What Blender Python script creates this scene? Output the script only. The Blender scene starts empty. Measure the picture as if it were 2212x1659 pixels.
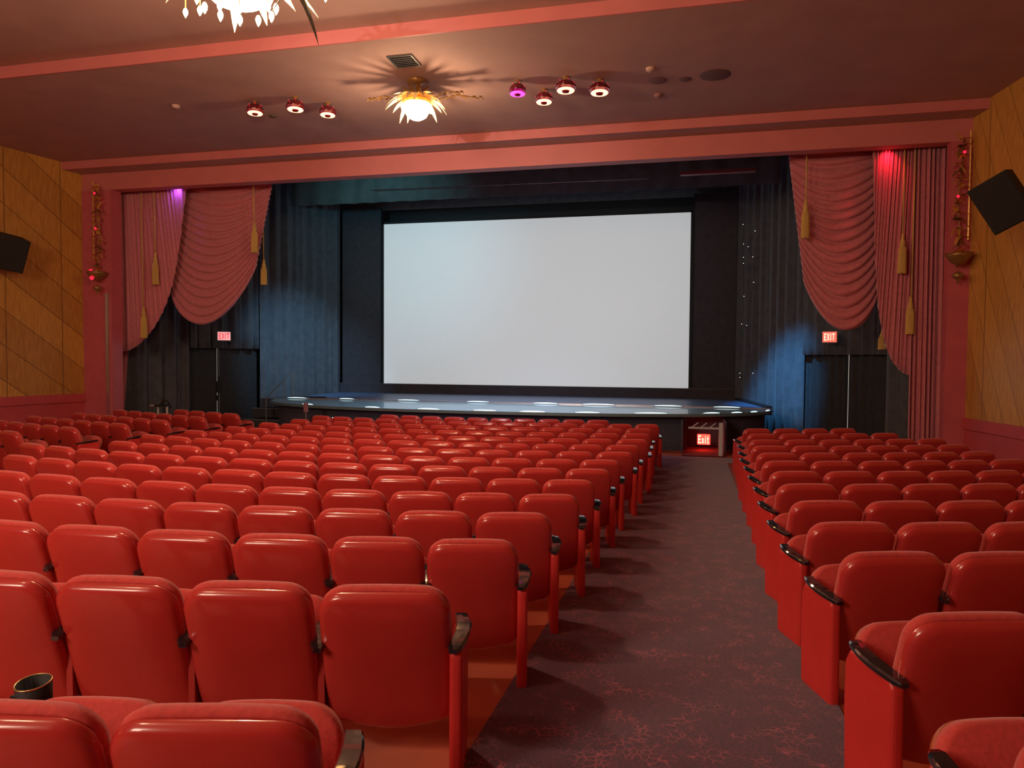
import bpy, math, random
from mathutils import Vector, Matrix
random.seed(7)
PI = math.pi
sc = bpy.context.scene
C = bpy.context.collection
CZ = 1.576            # eye height over the floor under the camera

# ---------------------------------------------------------------- camera
PITCH, ROLL, YAW, FPX = 0.035934, 0.007028, 0.237495, 1558.4
def ray(x, y):
    X = (x-1106)/FPX; Y = (y-829.5)/FPX
    c, s = math.cos(ROLL), math.sin(ROLL)
    X, Y = c*X+s*Y, -s*X+c*Y
    F = math.cos(PITCH)-math.sin(PITCH)*Y
    U = -math.sin(PITCH)-math.cos(PITCH)*Y
    return Vector((X*math.cos(YAW)-F*math.sin(YAW), X*math.sin(YAW)+F*math.cos(YAW), U))
def at(x, y, Y):
    d = ray(x, y); d = d*(Y/d.y); return Vector((d.x, d.y, d.z+CZ))
fwd = ray(1106, 829.5).normalized()
right = (ray(2106, 829.5)-ray(1106, 829.5)).normalized()
up = right.cross(fwd)
cam = bpy.data.cameras.new('camera'); co = bpy.data.objects.new('camera', cam); C.objects.link(co)
co.matrix_world = Matrix(((right.x, up.x, -fwd.x, 0), (right.y, up.y, -fwd.y, 0), (right.z, up.z, -fwd.z, CZ), (0, 0, 0, 1)))
cam.sensor_width = 36; cam.lens = FPX/2212*36; cam.clip_end = 100; cam.clip_start = 0.05
sc.camera = co
sc.view_settings.view_transform = 'Standard'; sc.view_settings.look = 'None'
sc.view_settings.gamma = 1; sc.view_settings.exposure = 0.0; sc.view_settings.use_curve_mapping = False

# ---------------------------------------------------------------- world and lights
w = bpy.data.worlds.new('world'); sc.world = w; w.use_nodes = True
w.node_tree.nodes['Background'].inputs[0].default_value = (0.35, 0.16, 0.14, 1)
w.node_tree.nodes['Background'].inputs[1].default_value = 0.02
def light(kind, name, loc, e, col, size=0.1, target=None, cone=60, blend=0.6):
    l = bpy.data.lights.new(name, kind); l.energy = e; l.color = col
    if kind == 'AREA': l.size = size
    else: l.shadow_soft_size = size
    if kind == 'SPOT': l.spot_size = math.radians(cone); l.spot_blend = blend
    o = bpy.data.objects.new(name, l); C.objects.link(o); o.location = loc
    if target is not None:
        o.rotation_euler = (Vector(target)-Vector(loc)).to_track_quat('-Z', 'Y').to_euler()
    return o
WARM = (1.0, 0.62, 0.38)
# house lights: two chandeliers in view, one more further back in the hall, then an added rear fill
light('POINT', 'chandelier_light', (-4.3, 6.35, CZ+3.05), 310, WARM, 0.12)
light('POINT', 'chandelier_light', (-4.26, 11.0, CZ+3.62), 105, WARM, 0.12)
light('POINT', 'chandelier_uplight', (-4.26, 11.0, CZ+4.16), 22, WARM, 0.05)
light('POINT', 'chandelier_light', (-4.2, 1.3, CZ+3.3), 110, WARM, 0.25)
light('AREA', 'rear_fill_light', (-5.6, -3.6, CZ+2.9), 390, (1.0, 0.74, 0.55), 2.6, (-5.6, 10.0, CZ+1.2))  # unseen soft fill added to light seat backs, pilasters and curtains evenly
# stage lights hidden behind the header
light('SPOT', 'stage_spot', (-8.2, 15.2, CZ+4.3), 1900, (0.28, 0.66, 1.0), 0.15, (-11.9, 21.0, CZ-0.5), 40, 1.0)
light('SPOT', 'stage_spot', (0.2, 15.2, CZ+4.3), 4200, (0.09, 0.46, 1.0), 0.15, (2.45, 20.3, CZ-1.0), 25, 0.9)
light('SPOT', 'stage_spot', (-4.6, 15.4, CZ+4.6), 1300, (0.42, 0.66, 1.0), 0.3, (-4.6, 17.0, CZ-1.2), 92, 1.0)
light('SPOT', 'stage_spot', (3.55, 14.68, CZ+3.95), 26, (1.0, 0.03, 0.08), 0.04, (3.6, 15.1, CZ+3.0), 100, 1.0)
light('SPOT', 'stage_spot', (-11.7, 14.75, CZ+3.98), 16, (0.25, 0.1, 1.0), 0.04, (-12.0, 15.3, CZ+3.3), 110, 1.0)
# projection booth light on the screen
light('SPOT', 'projector_beam', (-4.9, -2.0, CZ+2.0), 1500, (0.9, 0.95, 1.0), 0.05, (-4.0, 22.7, CZ+3.2), 28, 0.9)
light('SPOT', 'stage_spot', (-8.6, 15.6, CZ+4.2), 420, (0.2, 0.8, 1.0), 0.2, (-9.2, 22.7, CZ+3.6), 75, 1.0)  # blue wash added to tint the upper left of the screen

# ---------------------------------------------------------------- materials
MT = {}
def mat(name, col, rough=0.6, metal=0.0, noise=0.0, scale=8.0, bump=0.0, emit=None, es=0.0, coat=0.0, trans=0.0, sheen=0.0, spec=None):
    if name in MT: return MT[name]
    m = bpy.data.materials.new(name); m.use_nodes = True; nt = m.node_tree; b = nt.nodes['Principled BSDF']
    b.inputs['Base Color'].default_value = (*col, 1); b.inputs['Roughness'].default_value = rough
    b.inputs['Metallic'].default_value = metal; b.inputs['Coat Weight'].default_value = coat
    b.inputs['Transmission Weight'].default_value = trans; b.inputs['Sheen Weight'].default_value = sheen
    if spec is not None: b.inputs['Specular IOR Level'].default_value = spec
    if emit: b.inputs['Emission Color'].default_value = (*emit, 1); b.inputs['Emission Strength'].default_value = es
    if noise or bump:
        tc = nt.nodes.new('ShaderNodeTexCoord'); n = nt.nodes.new('ShaderNodeTexNoise')
        n.inputs['Scale'].default_value = scale; n.inputs['Detail'].default_value = 6
        nt.links.new(tc.outputs['Object'], n.inputs['Vector'])
        if noise:
            r = nt.nodes.new('ShaderNodeValToRGB')
            r.color_ramp.elements[0].position = 0.3; r.color_ramp.elements[1].position = 0.7
            r.color_ramp.elements[0].color = (*[c*(1-noise) for c in col], 1)
            r.color_ramp.elements[1].color = (*[min(1, c*(1+noise)) for c in col], 1)
            nt.links.new(n.outputs['Fac'], r.inputs['Fac']); nt.links.new(r.outputs['Color'], b.inputs['Base Color'])
        if bump:
            bp = nt.nodes.new('ShaderNodeBump'); bp.inputs['Strength'].default_value = bump; bp.inputs['Distance'].default_value = 0.01
            nt.links.new(n.outputs['Fac'], bp.inputs['Height']); nt.links.new(bp.outputs['Normal'], b.inputs['Normal'])
    MT[name] = m; return m
VINYL = mat('red_vinyl', (0.50, 0.040, 0.034), 0.24, noise=0.08, scale=3, coat=0.5)
FABRIC = mat('red_fabric', (0.60, 0.06, 0.05), 0.85, noise=0.10, scale=60, bump=0.25, sheen=0.3)
PANEL = mat('red_laminate', (0.62, 0.035, 0.03), 0.45, noise=0.06, scale=4)
REDMETAL = mat('red_painted_steel', (0.40, 0.035, 0.03), 0.4)
PANMETAL = mat('orange_painted_seat_pan', (0.42, 0.09, 0.03), 0.4, noise=0.08, scale=5)
BLACKPL = mat('black_glossy_plastic', (0.014, 0.013, 0.016), 0.10, coat=1.0, noise=.3, scale=50)
BLACK = mat('black_matte', (0.012, 0.012, 0.013), 0.7)
GOLD = mat('gilded_metal', (0.85, 0.52, 0.13), 0.35, metal=0.55, noise=0.2, scale=30)
OLDGOLD = mat('dark_gilded_metal', (0.36, 0.2, 0.06), 0.4, metal=0.5, noise=0.35, scale=30)
CHROME = mat('steel', (0.6, 0.6, 0.62), 0.25, metal=1.0)
ROPE = mat('gold_tassel_yarn', (0.62, 0.42, 0.11), 0.8, noise=0.2, scale=60, bump=0.4)
REDCURT = mat('rose_red_drape', (0.60, 0.19, 0.215), 0.75, noise=0.10, scale=14, sheen=0.4)
BLKCURT = mat('charcoal_drape', (0.085, 0.09, 0.10), 0.85, noise=0.2, scale=5, sheen=0.2)  # grey lifted a little to stand in for haze
MASK = mat('charcoal_masking_cloth', (0.062, 0.056, 0.064), 0.9, noise=0.15, scale=6)
HOUSEBLACK = mat('black_wall_paint', (0.02, 0.02, 0.022), 0.9)
BULB = mat('warm_bulb', (1, 0.9, 0.7), 0.4, emit=(1.0, 0.72, 0.36), es=14)
BOWL = mat('lit_glass_bowl', (1, 0.9, 0.7), 0.4, emit=(1.0, 0.82, 0.5), es=18)
REDBULB = mat('red_bulb', (0.9, 0.02, 0.05), 0.3, emit=(1.0, 0.01, 0.04), es=2.2)
REDGLASS = mat('red_glass', (0.12, 0.008, 0.014), 0.12, coat=0.5)
GLOWRING = mat('salmon_glow', (1, 0.5, 0.35), 0.4, emit=(1.0, 0.3, 0.17), es=4.5)
GLOWMAG = mat('magenta_glow', (1, 0.1, 0.5), 0.4, emit=(1.0, 0.03, 0.4), es=4.0)
STAR = mat('tiny_white_light', (1, 1, 1), 0.4, emit=(0.9, 0.95, 1.0), es=1.2)
FOOT = mat('footlight_lens', (0.9, 1, 1), 0.3, emit=(0.62, 0.95, 1.0), es=1.3)
SIGNRED = mat('lit_red_letters', (1, 0.1, 0.05), 0.4, emit=(1.0, 0.03, 0.02), es=5)
SIGNHOT = mat('lit_sign_face', (1, 0.8, 0.7), 0.4, emit=(1.0, 0.55, 0.4), es=1.7)
SIGNPALE = mat('lit_pink_sign_face', (1, 0.6, 0.6), 0.4, emit=(1.0, 0.38, 0.38), es=1.0)
SIGNDARK = mat('red_sign_letters', (0.6, 0.01, 0.03), 0.4, emit=(0.8, 0.01, 0.05), es=0.7)
CASING = mat('pale_sign_casing', (0.75, 0.72, 0.66), 0.5)
GAPGLOW = mat('glowing_gap_strip', (0.9, 0.85, 0.75), 0.6, emit=(1.0, 0.86, 0.74), es=0.75)  # glowing strip put behind the door gaps to make bright slits
PIL = mat('magenta_red_paint', (0.56, 0.12, 0.14), 0.55, noise=0.07, scale=3)
WAINS = mat('crimson_paint', (0.54, 0.075, 0.085), 0.5, noise=0.08, scale=3)
CORAL = mat('coral_paint', (0.62, 0.19, 0.17), 0.6, noise=0.05, scale=2)
CEIL = mat('mauve_brown_ceiling_paint', (0.46, 0.31, 0.26), 0.8, noise=0.07, scale=1.5)
DECK = mat('glossy_blue_grey_stage_paint', (0.13, 0.17, 0.29), 0.45, noise=0.12, scale=2)
APRON = mat('pale_teal_glass_tread', (0.32, 0.5, 0.55), 0.35, noise=0.1, scale=3, coat=0.4)
FASCIA = mat('navy_carpeted_fascia', (0.075, 0.078, 0.115), 0.9, noise=0.15, scale=20)
PAINTFLOOR = mat('terracotta_painted_concrete', (0.46, 0.085, 0.035), 0.55, noise=0.14, scale=2.5)
SPK = mat('speaker_cabinet_black', (0.012, 0.011, 0.011), 0.75, noise=0.3, scale=40)
SCREEN = mat('white_cinema_screen', (0.8, 0.82, 0.82), 0.9, noise=0.015, scale=1.2, emit=(0.86, 0.96, 1.0), es=0.36)  # even glow of the sheet stands in for projected light
ORANGEGLOW = mat('amber_glass', (0.9, 0.4, 0.08), 0.3, emit=(1.0, 0.38, 0.05), es=0.6)

def carpet_mat():
    m = bpy.data.materials.new('patterned_plum_carpet'); m.use_nodes = True; nt = m.node_tree; b = nt.nodes['Principled BSDF']
    b.inputs['Roughness'].default_value = 0.95; b.inputs['Sheen Weight'].default_value = 0.3
    tc = nt.nodes.new('ShaderNodeTexCoord')
    def N(t, **k):
        n = nt.nodes.new(t)
        for a, v in k.items(): n.inputs[a].default_value = v
        return n
    L = nt.links.new
    n1 = N('ShaderNodeTexNoise', Scale=5.0, Detail=2.0); L(tc.outputs['Object'], n1.inputs['Vector'])
    mixv = nt.nodes.new('ShaderNodeMix'); mixv.data_type = 'VECTOR'; mixv.inputs[0].default_value = 0.12
    L(tc.outputs['Object'], mixv.inputs[4]); L(n1.outputs['Color'], mixv.inputs[5])
    v = N('ShaderNodeTexVoronoi', Scale=24.0); v.feature = 'DISTANCE_TO_EDGE'; L(mixv.outputs[1], v.inputs['Vector'])
    r = nt.nodes.new('ShaderNodeValToRGB'); r.color_ramp.elements[0].position = 0.0; r.color_ramp.elements[1].position = 0.09
    r.color_ramp.elements[0].color = (1, 1, 1, 1); r.color_ramp.elements[1].color = (0, 0, 0, 1); L(v.outputs['Distance'], r.inputs['Fac'])
    n2 = N('ShaderNodeTexNoise', Scale=7.0, Detail=3.0); L(tc.outputs['Object'], n2.inputs['Vector'])
    r2 = nt.nodes.new('ShaderNodeValToRGB'); r2.color_ramp.elements[0].position = 0.48; r2.color_ramp.elements[1].position = 0.62; L(n2.outputs['Fac'], r2.inputs['Fac'])
    mul = nt.nodes.new('ShaderNodeMath'); mul.operation = 'MULTIPLY'; L(r.outputs['Color'], mul.inputs[0]); L(r2.outputs['Color'], mul.inputs[1])
    n3 = N('ShaderNodeTexNoise', Scale=90.0, Detail=3.0); L(tc.outputs['Object'], n3.inputs['Vector'])
    base = nt.nodes.new('ShaderNodeValToRGB'); base.color_ramp.elements[0].position = 0.35; base.color_ramp.elements[1].position = 0.68
    base.color_ramp.elements[0].color = (0.028, 0.012, 0.040, 1); base.color_ramp.elements[1].color = (0.135, 0.032, 0.085, 1); L(n3.outputs['Fac'], base.inputs['Fac'])
    mix = nt.nodes.new('ShaderNodeMix'); mix.data_type = 'RGBA'; L(mul.outputs[0], mix.inputs[0]); L(base.outputs['Color'], mix.inputs[6])
    mix.inputs[7].default_value = (0.36, 0.075, 0.13, 1); L(mix.outputs[2], b.inputs['Base Color'])
    return m
CARPET = carpet_mat()

def wood_mat(name, ang, dia):
    m = bpy.data.materials.new(name); m.use_nodes = True; nt = m.node_tree; b = nt.nodes['Principled BSDF']; L = nt.links.new
    b.inputs['Roughness'].default_value = 0.42
    tc = nt.nodes.new('ShaderNodeTexCoord')
    def lines(angle, width, sharp, off=0.0):
        sx = nt.nodes.new('ShaderNodeSeparateXYZ'); L(tc.outputs['Object'], sx.inputs[0])
        a = nt.nodes.new('ShaderNodeMath'); a.operation = 'MULTIPLY'; a.inputs[1].default_value = math.cos(angle)/width; L(sx.outputs['Y'], a.inputs[0])
        c = nt.nodes.new('ShaderNodeMath'); c.operation = 'MULTIPLY_ADD'; c.inputs[1].default_value = math.sin(angle)/width; L(sx.outputs['Z'], c.inputs[0]); L(a.outputs[0], c.inputs[2])
        o = nt.nodes.new('ShaderNodeMath'); o.operation = 'ADD'; o.inputs[1].default_value = off+50; L(c.outputs[0], o.inputs[0])
        f = nt.nodes.new('ShaderNodeMath'); f.operation = 'FRACT'; L(o.outputs[0], f.inputs[0])
        g = nt.nodes.new('ShaderNodeMath'); g.operation = 'LESS_THAN'; g.inputs[1].default_value = sharp; L(f.outputs[0], g.inputs[0])
        fl = nt.nodes.new('ShaderNodeMath'); fl.operation = 'FLOOR'; L(o.outputs[0], fl.inputs[0])
        return g, fl
    g1, f1 = lines(ang, dia, 0.035)
    g2, f2 = lines(0.0, 1.25, 0.02)
    wn = nt.nodes.new('ShaderNodeTexWhiteNoise'); wn.noise_dimensions = '1D'; L(f1.outputs[0], wn.inputs['W'])
    mp = nt.nodes.new('ShaderNodeMapping'); mp.inputs['Rotation'].default_value = (ang, 0, 0); mp.inputs['Scale'].default_value = (1, 8, 1.2); L(tc.outputs['Object'], mp.inputs['Vector'])
    n = nt.nodes.new('ShaderNodeTexNoise'); n.inputs['Scale'].default_value = 3; n.inputs['Detail'].default_value = 8; L(mp.outputs[0], n.inputs['Vector'])
    ad = nt.nodes.new('ShaderNodeMath'); ad.operation = 'MULTIPLY_ADD'; ad.inputs[1].default_value = 0.35; L(wn.outputs['Value'], ad.inputs[0]); L(n.outputs['Fac'], ad.inputs[2])
    r = nt.nodes.new('ShaderNodeValToRGB'); r.color_ramp.elements[0].position = 0.35; r.color_ramp.elements[1].position = 0.95
    r.color_ramp.elements[0].color = (0.42, 0.19, 0.03, 1); r.color_ramp.elements[1].color = (0.66, 0.35, 0.065, 1); L(ad.outputs[0], r.inputs['Fac'])
    mx = nt.nodes.new('ShaderNodeMath'); mx.operation = 'MAXIMUM'; L(g1.outputs[0], mx.inputs[0]); L(g2.outputs[0], mx.inputs[1])
    mul = nt.nodes.new('ShaderNodeMath'); mul.operation = 'MULTIPLY'; mul.inputs[1].default_value = 0.6; L(mx.outputs[0], mul.inputs[0])
    mix = nt.nodes.new('ShaderNodeMix'); mix.data_type = 'RGBA'; L(mul.outputs[0], mix.inputs[0]); L(r.outputs['Color'], mix.inputs[6]); mix.inputs[7].default_value = (0.09, 0.028, 0.006, 1)
    L(mix.outputs[2], b.inputs['Base Color'])
    return m
WOODL = wood_mat('diagonal_amber_wood_planks', 0.95, 0.62)
WOODR = wood_mat('raked_amber_wood_planks', -0.42, 0.42)

# ---------------------------------------------------------------- mesh helpers
class MB:
    def __init__(s): s.v = []; s.f = []; s.mi = []
    def add(s, vs, fs, m=0):
        o = len(s.v); s.v += [tuple(v) for v in vs]; s.f += [tuple(i+o for i in f) for f in fs]; s.mi += [m]*len(fs); return s
    def box(s, x0, x1, y0, y1, z0, z1, M=None, m=0):
        v = [Vector((x, y, z)) for z in (z0, z1) for y in (y0, y1) for x in (x0, x1)]
        if M is not None: v = [M @ p for p in v]
        return s.add(v, [(0, 2, 3, 1), (4, 5, 7, 6), (0, 1, 5, 4), (2, 6, 7, 3), (0, 4, 6, 2), (1, 3, 7, 5)], m)
    def tube(s, pts, rad, n=8, m=0, caps=True):
        pts = [Vector(p) for p in pts]; k = len(pts)
        if not isinstance(rad, (list, tuple)): rad = [rad]*k
        vs = []; prev = None
        for i, p in enumerate(pts):
            t = (pts[min(i+1, k-1)]-pts[max(i-1, 0)]).normalized()
            a = prev if prev is not None else (Vector((0, 0, 1)) if abs(t.z) < 0.9 else Vector((1, 0, 0)))
            u = t.cross(a).normalized(); v = u.cross(t).normalized(); prev = v
            for j in range(n):
                an = 2*PI*j/n; vs.append(p+(u*math.cos(an)+v*math.sin(an))*rad[i])
        fs = [(i*n+j, i*n+(j+1) % n, (i+1)*n+(j+1) % n, (i+1)*n+j) for i in range(k-1) for j in range(n)]
        if caps: fs += [tuple(range(n-1, -1, -1)), tuple((k-1)*n+j for j in range(n))]
        return s.add(vs, fs, m)
    def lathe(s, prof, n=20, c=(0, 0, 0), m=0):
        vs = [(c[0]+r*math.cos(2*PI*j/n), c[1]+r*math.sin(2*PI*j/n), c[2]+z) for r, z in prof for j in range(n)]
        fs = [(i*n+j, i*n+(j+1) % n, (i+1)*n+(j+1) % n, (i+1)*n+j) for i in range(len(prof)-1) for j in range(n)]
        return s.add(vs, fs, m)
    def grid(s, fn, nu, nv, m=0):
        vs = [fn(i/nu, j/nv) for j in range(nv+1) for i in range(nu+1)]
        fs = [(j*(nu+1)+i, j*(nu+1)+i+1, (j+1)*(nu+1)+i+1, (j+1)*(nu+1)+i) for j in range(nv) for i in range(nu)]
        return s.add(vs, fs, m)
    def prism(s, poly, z0, z1, m=0):
        n = len(poly); vs = [(x, y, z0) for x, y in poly]+[(x, y, z1) for x, y in poly]
        fs = [tuple(range(n-1, -1, -1)), tuple(range(n, 2*n))]+[(i, (i+1) % n, n+(i+1) % n, n+i) for i in range(n)]
        return s.add(vs, fs, m)
    def mesh(s, name, mats, smooth=False):
        me = bpy.data.meshes.new(name); me.from_pydata(s.v, [], s.f)
        for m in (mats if isinstance(mats, (list, tuple)) else [mats]): me.materials.append(m)
        me.polygons.foreach_set('material_index', s.mi)
        if smooth: me.polygons.foreach_set('use_smooth', [True]*len(me.polygons))
        me.update(); return me
    def build(s, name, mats, parent=None, smooth=False, loc=None, bevel=0, thick=0):
        o = bpy.data.objects.new(name, s.mesh(name, mats, smooth)); C.objects.link(o)
        if parent: o.parent = parent
        if loc is not None: o.location = loc
        if thick:
            t = o.modifiers.new('thickness', 'SOLIDIFY'); t.thickness = thick; t.offset = 0
        if bevel:
            b = o.modifiers.new('bevel', 'BEVEL'); b.width = bevel; b.segments = 2; b.limit_method = 'ANGLE'
        return o
def tag(o, label, cat, group=None):
    o['label'] = label; o['category'] = cat
    if group: o['group'] = group
    return o
def thing(name, loc, label, cat, group=None, rz=0.0):
    o = bpy.data.objects.new(name, None); C.objects.link(o); o.location = loc; o.rotation_euler = (0, 0, rz); o.empty_display_size = 0.1
    return tag(o, label, cat, group)
def struct(name, mb, mats, **k):
    o = mb.build(name, mats, **k); o['kind'] = 'structure'; return o

# ---------------------------------------------------------------- the room
def fz(Y):   # raked floor, level near the stage
    Y = max(2.4, min(Y, 12.9)); return CZ-(1.576+0.0706*Y-0.00274*Y*Y)
YS = [-4+0.5*i for i in range(34)]+[12.9, 16, 24]
YS = sorted(set(YS))
def strip(x0, x1, ys, dz, thick=0.0):
    mb = MB(); n = len(ys)
    def X(x, y): return x(y) if callable(x) else x
    vs = []
    for y in ys: vs += [(X(x0, y), y, fz(y)+dz), (X(x1, y), y, fz(y)+dz)]
    if thick:
        k = len(vs)
        for y in ys: vs += [(X(x0, y), y, fz(y)+dz-thick), (X(x1, y), y, fz(y)+dz-thick)]
    fs = [(2*i, 2*i+1, 2*i+3, 2*i+2) for i in range(n-1)]
    if thick:
        fs += [(k+2*i, k+2*i+2, k+2*i+3, k+2*i+1) for i in range(n-1)]
        fs += [(2*i, 2*i+2, k+2*i+2, k+2*i) for i in range(n-1)]+[(2*i+1, k+2*i+1, k+2*i+3, 2*i+3) for i in range(n-1)]
        fs += [(0, k, k+1, 1), (2*n-2, 2*n-1, k+2*n-1, k+2*n-2)]
    return mb.add(vs, fs)
struct('floor', strip(-17.5, 8.5, YS, 0.0, 0.3), PAINTFLOOR)
ay = [y for y in YS if y <= 14.6]+[14.6]; ay = sorted(set(ay))
o = strip(-0.92, 0.80, [max(-3.9, y) for y in ay], 0.012, 0.011).build('aisle_carpet', CARPET)
tag(o, 'plum patterned carpet running down the aisle between the red seat blocks', 'carpet')
o = strip(-9.0, -7.95, [y for y in ay if y > 5.0], 0.012, 0.011).build('aisle_carpet', CARPET)
tag(o, 'plum carpet in the far left aisle, mostly hidden behind the seats', 'carpet')
o = strip(-13.3, 4.4, [14.601, 15.4], 0.012, 0.011).build('stage_front_carpet', CARPET)
tag(o, 'dark plum carpet spread in front of the stage', 'carpet')

Z1, Z2, Z3, ZH = CZ+4.60, CZ+4.42, CZ+4.25, CZ+3.86
YB1, YB2, YP = 9.45, 13.8, 14.3
def wr(y): return 4.80+(14.3-y)*0.15       # right wall x at depth y
def wl(y): return -13.93-(14.3-y)*0.15
def slab(y0, y1, z, t=0.12): return [(-17.5, y0), (8.5, y0), (8.5, y1), (-17.5, y1)]
mb = MB(); mb.prism(slab(-4, YB1, 0), Z1, Z1+0.1); mb.prism(slab(YB1+0.03, YB2, 0), Z2, Z2+0.28); mb.prism(slab(YB2+0.03, YP, 0), Z3, Z3+0.45)
struct('ceiling', mb, CEIL)
struct('trim_1', MB().box(-17.5, 8.5, YB1, YB1+0.03, Z2-0.004, Z1), CORAL)
struct('trim_2', MB().box(-17.5, 8.5, YB2, YB2+0.03, Z3-0.004, Z2), CORAL)
mb = MB().box(-14.4, 5.4, YP, YP+0.28, ZH, Z3+0.5)
struct('wall_proscenium', mb, CORAL)

def wallstrip(f, side, z0, z1, off, y0, y1, th=0.12):
    # a wall slab following x=f(y); off moves the face into the room
    s = 1 if side == 'R' else -1
    mb = MB(); a, b = f(y0)-s*off, f(y1)-s*off
    poly = [(a, y0), (b, y1), (b+s*th, y1), (a+s*th, y0)]
    zz0 = z0(y0) if callable(z0) else z0
    return mb.prism(poly if s > 0 else poly[::-1], zz0, z1)
for side, f, wd, nm in (('R', wr, WOODR, 'right'), ('L', wl, WOODL, 'left')):
    zr = CZ-1.0 if side == 'R' else CZ-0.91
    o = wallstrip(f, side, zr, Z1+0.05, 0.0, -4, 14.35, 0.2); struct('wall_'+nm, o, wd)
    yy = [-4+1.0*i for i in range(18)]+[14.3]; s = 1 if side == 'R' else -1
    mb = MB(); n = len(yy)
    for k, (dx, top) in enumerate(((0.012, None),)):
        vs = []
        for y in yy: vs += [(f(y)-s*dx, y, -0.75), (f(y)-s*dx, y, zr-0.2)]
        for y in yy: vs += [(f(y)+s*0.2, y, -0.75), (f(y)+s*0.2, y, zr-0.2)]
        q = 2*n
        fs = [(2*i, 2*i+2, 2*i+3, 2*i+1) for i in range(n-1)]+[(q+2*i, q+2*i+1, q+2*i+3, q+2*i+2) for i in range(n-1)]+[(2*i+1, 2*i+3, q+2*i+3, q+2*i+1) for i in range(n-1)]
        mb.add(vs, fs)
    struct('wall_%s_lower' % nm, mb, WAINS)
    struct('trim_3' if s > 0 else 'trim_4', wallstrip(f, side, zr-0.20, zr, 0.05, -4, 14.28, 0.15), WAINS, bevel=0.01)
# pilasters either side of the stage opening
struct('wall_pilaster_right', MB().box(at(2047, 600, 14.28).x, 5.6, 14.28, YP+0.2, -0.7, ZH+.001), PIL)
struct('wall_pilaster_left', MB().box(-14.6, at(241, 600, 14.28).x, 14.28, 14.6, -0.7, ZH+.001), PIL)
struct('trim_5', MB().box(at(229, 700, 14.26).x, at(235, 700, 14.26).x, 14.24, 14.28, fz(14), CZ+1.45), CHROME)
struct('wall_back', MB().box(-17.5, 8.5, -4.2, -4.0, -0.9, Z1+0.1), WAINS)
# stage house
struct('wall_stage', MB().box(-17.5, 8.5, 24.0, 24.2, -0.7, CZ+7).box(8.4, 8.5, 14.58, 24, -0.7, CZ+7).box(-17.5, -17.4, 14.58, 24, -0.7, CZ+7).box(-17.5, 8.5, 14.58, 24.2, CZ+6.9, CZ+7).box(-17.5, 8.5, 14.5, 14.6, Z3+0.4, CZ+7), HOUSEBLACK)
struct('wall_stage_side', MB().box(5.3, 8.5, 14.02, 14.6, -0.7, CZ+6.9).box(-17.5, -14.6, 14.02, 14.6, -0.7, CZ+6.9), HOUSEBLACK)

# ---------------------------------------------------------------- stage
ZS = CZ-1.2; ZF = fz(14)
def super_arc(ax, by, cx, cy, n=44, e=2.4):
    pts = []
    for i in range(n+1):
        t = PI*i/n; c, s = math.cos(t), math.sin(t)
        pts.append((cx-ax*math.copysign(abs(c)**(2/e), c), cy-by*abs(s)**(2/e)))
    return pts
stage = thing('stage', (-4.6, 18.7, ZF), 'low bow-fronted stage with a blue-grey floor below the white screen', 'stage')
def ofs(pts): return [(x+4.6, y-18.7) for x, y in pts]
deck = [(-11.25, 18.7), (2.05, 18.7), (1.5, 22.75), (-11.55, 22.75)]
MB().prism(ofs(deck), ZS-0.16-ZF, ZS-ZF).build('deck', DECK, stage)
arc = super_arc(6.65, 3.2, -4.6, 18.69)
MB().prism(ofs(arc), ZS-0.05-ZF, ZS-ZF-0.005).build('apron', APRON, stage)
# nosing along the apron and steel seam along the deck edge
nz = MB(); k = len(arc)
for i in range(k-1):
    a, b = arc[i], arc[i+1]
    nz.add([(a[0]+4.6, a[1]-18.7-0.03, z) for z in (ZS-ZF-0.055, ZS-ZF+0.01)]+[(b[0]+4.6, b[1]-18.7-0.03, z) for z in (ZS-ZF-0.055, ZS-ZF+0.01)]+
           [(a[0]+4.6, a[1]-18.7+0.03, z) for z in (ZS-ZF-0.055, ZS-ZF+0.01)]+[(b[0]+4.6, b[1]-18.7+0.03, z) for z in (ZS-ZF-0.055, ZS-ZF+0.01)],
           [(0, 2, 3, 1), (1, 3, 7, 5), (4, 5, 7, 6), (0, 4, 6, 2)])
nz.build('nosing', mat('teal_steel_edge', (.16, .26, .3), .4, metal=.3), stage)
MB().box(-6.6, 6.6, -0.05, 0.05, ZS-ZF-0.01, ZS-ZF+0.02).build('seam_strip', CHROME, stage)
# recessed front wall with an opening for the under-stage exit
arc2 = super_arc(6.45, 2.85, -4.6, 18.69, 60)
fws = [MB(), MB()]
for i in range(60):
    a, b = arc2[i], arc2[i+1]
    mx = (a[0]+b[0])/2
    if 0.07 < mx < 0.72: continue
    fws[0 if mx < .4 else 1].add([(a[0]+4.6, a[1]-18.7, 0), (b[0]+4.6, b[1]-18.7, 0), (b[0]+4.6, b[1]-18.7, ZS-ZF-0.05), (a[0]+4.6, a[1]-18.7, ZS-ZF-0.05)], [(0, 1, 2, 3)])
for q in fws: q.build('front_wall', FASCIA, stage, thick=0.04)

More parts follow.
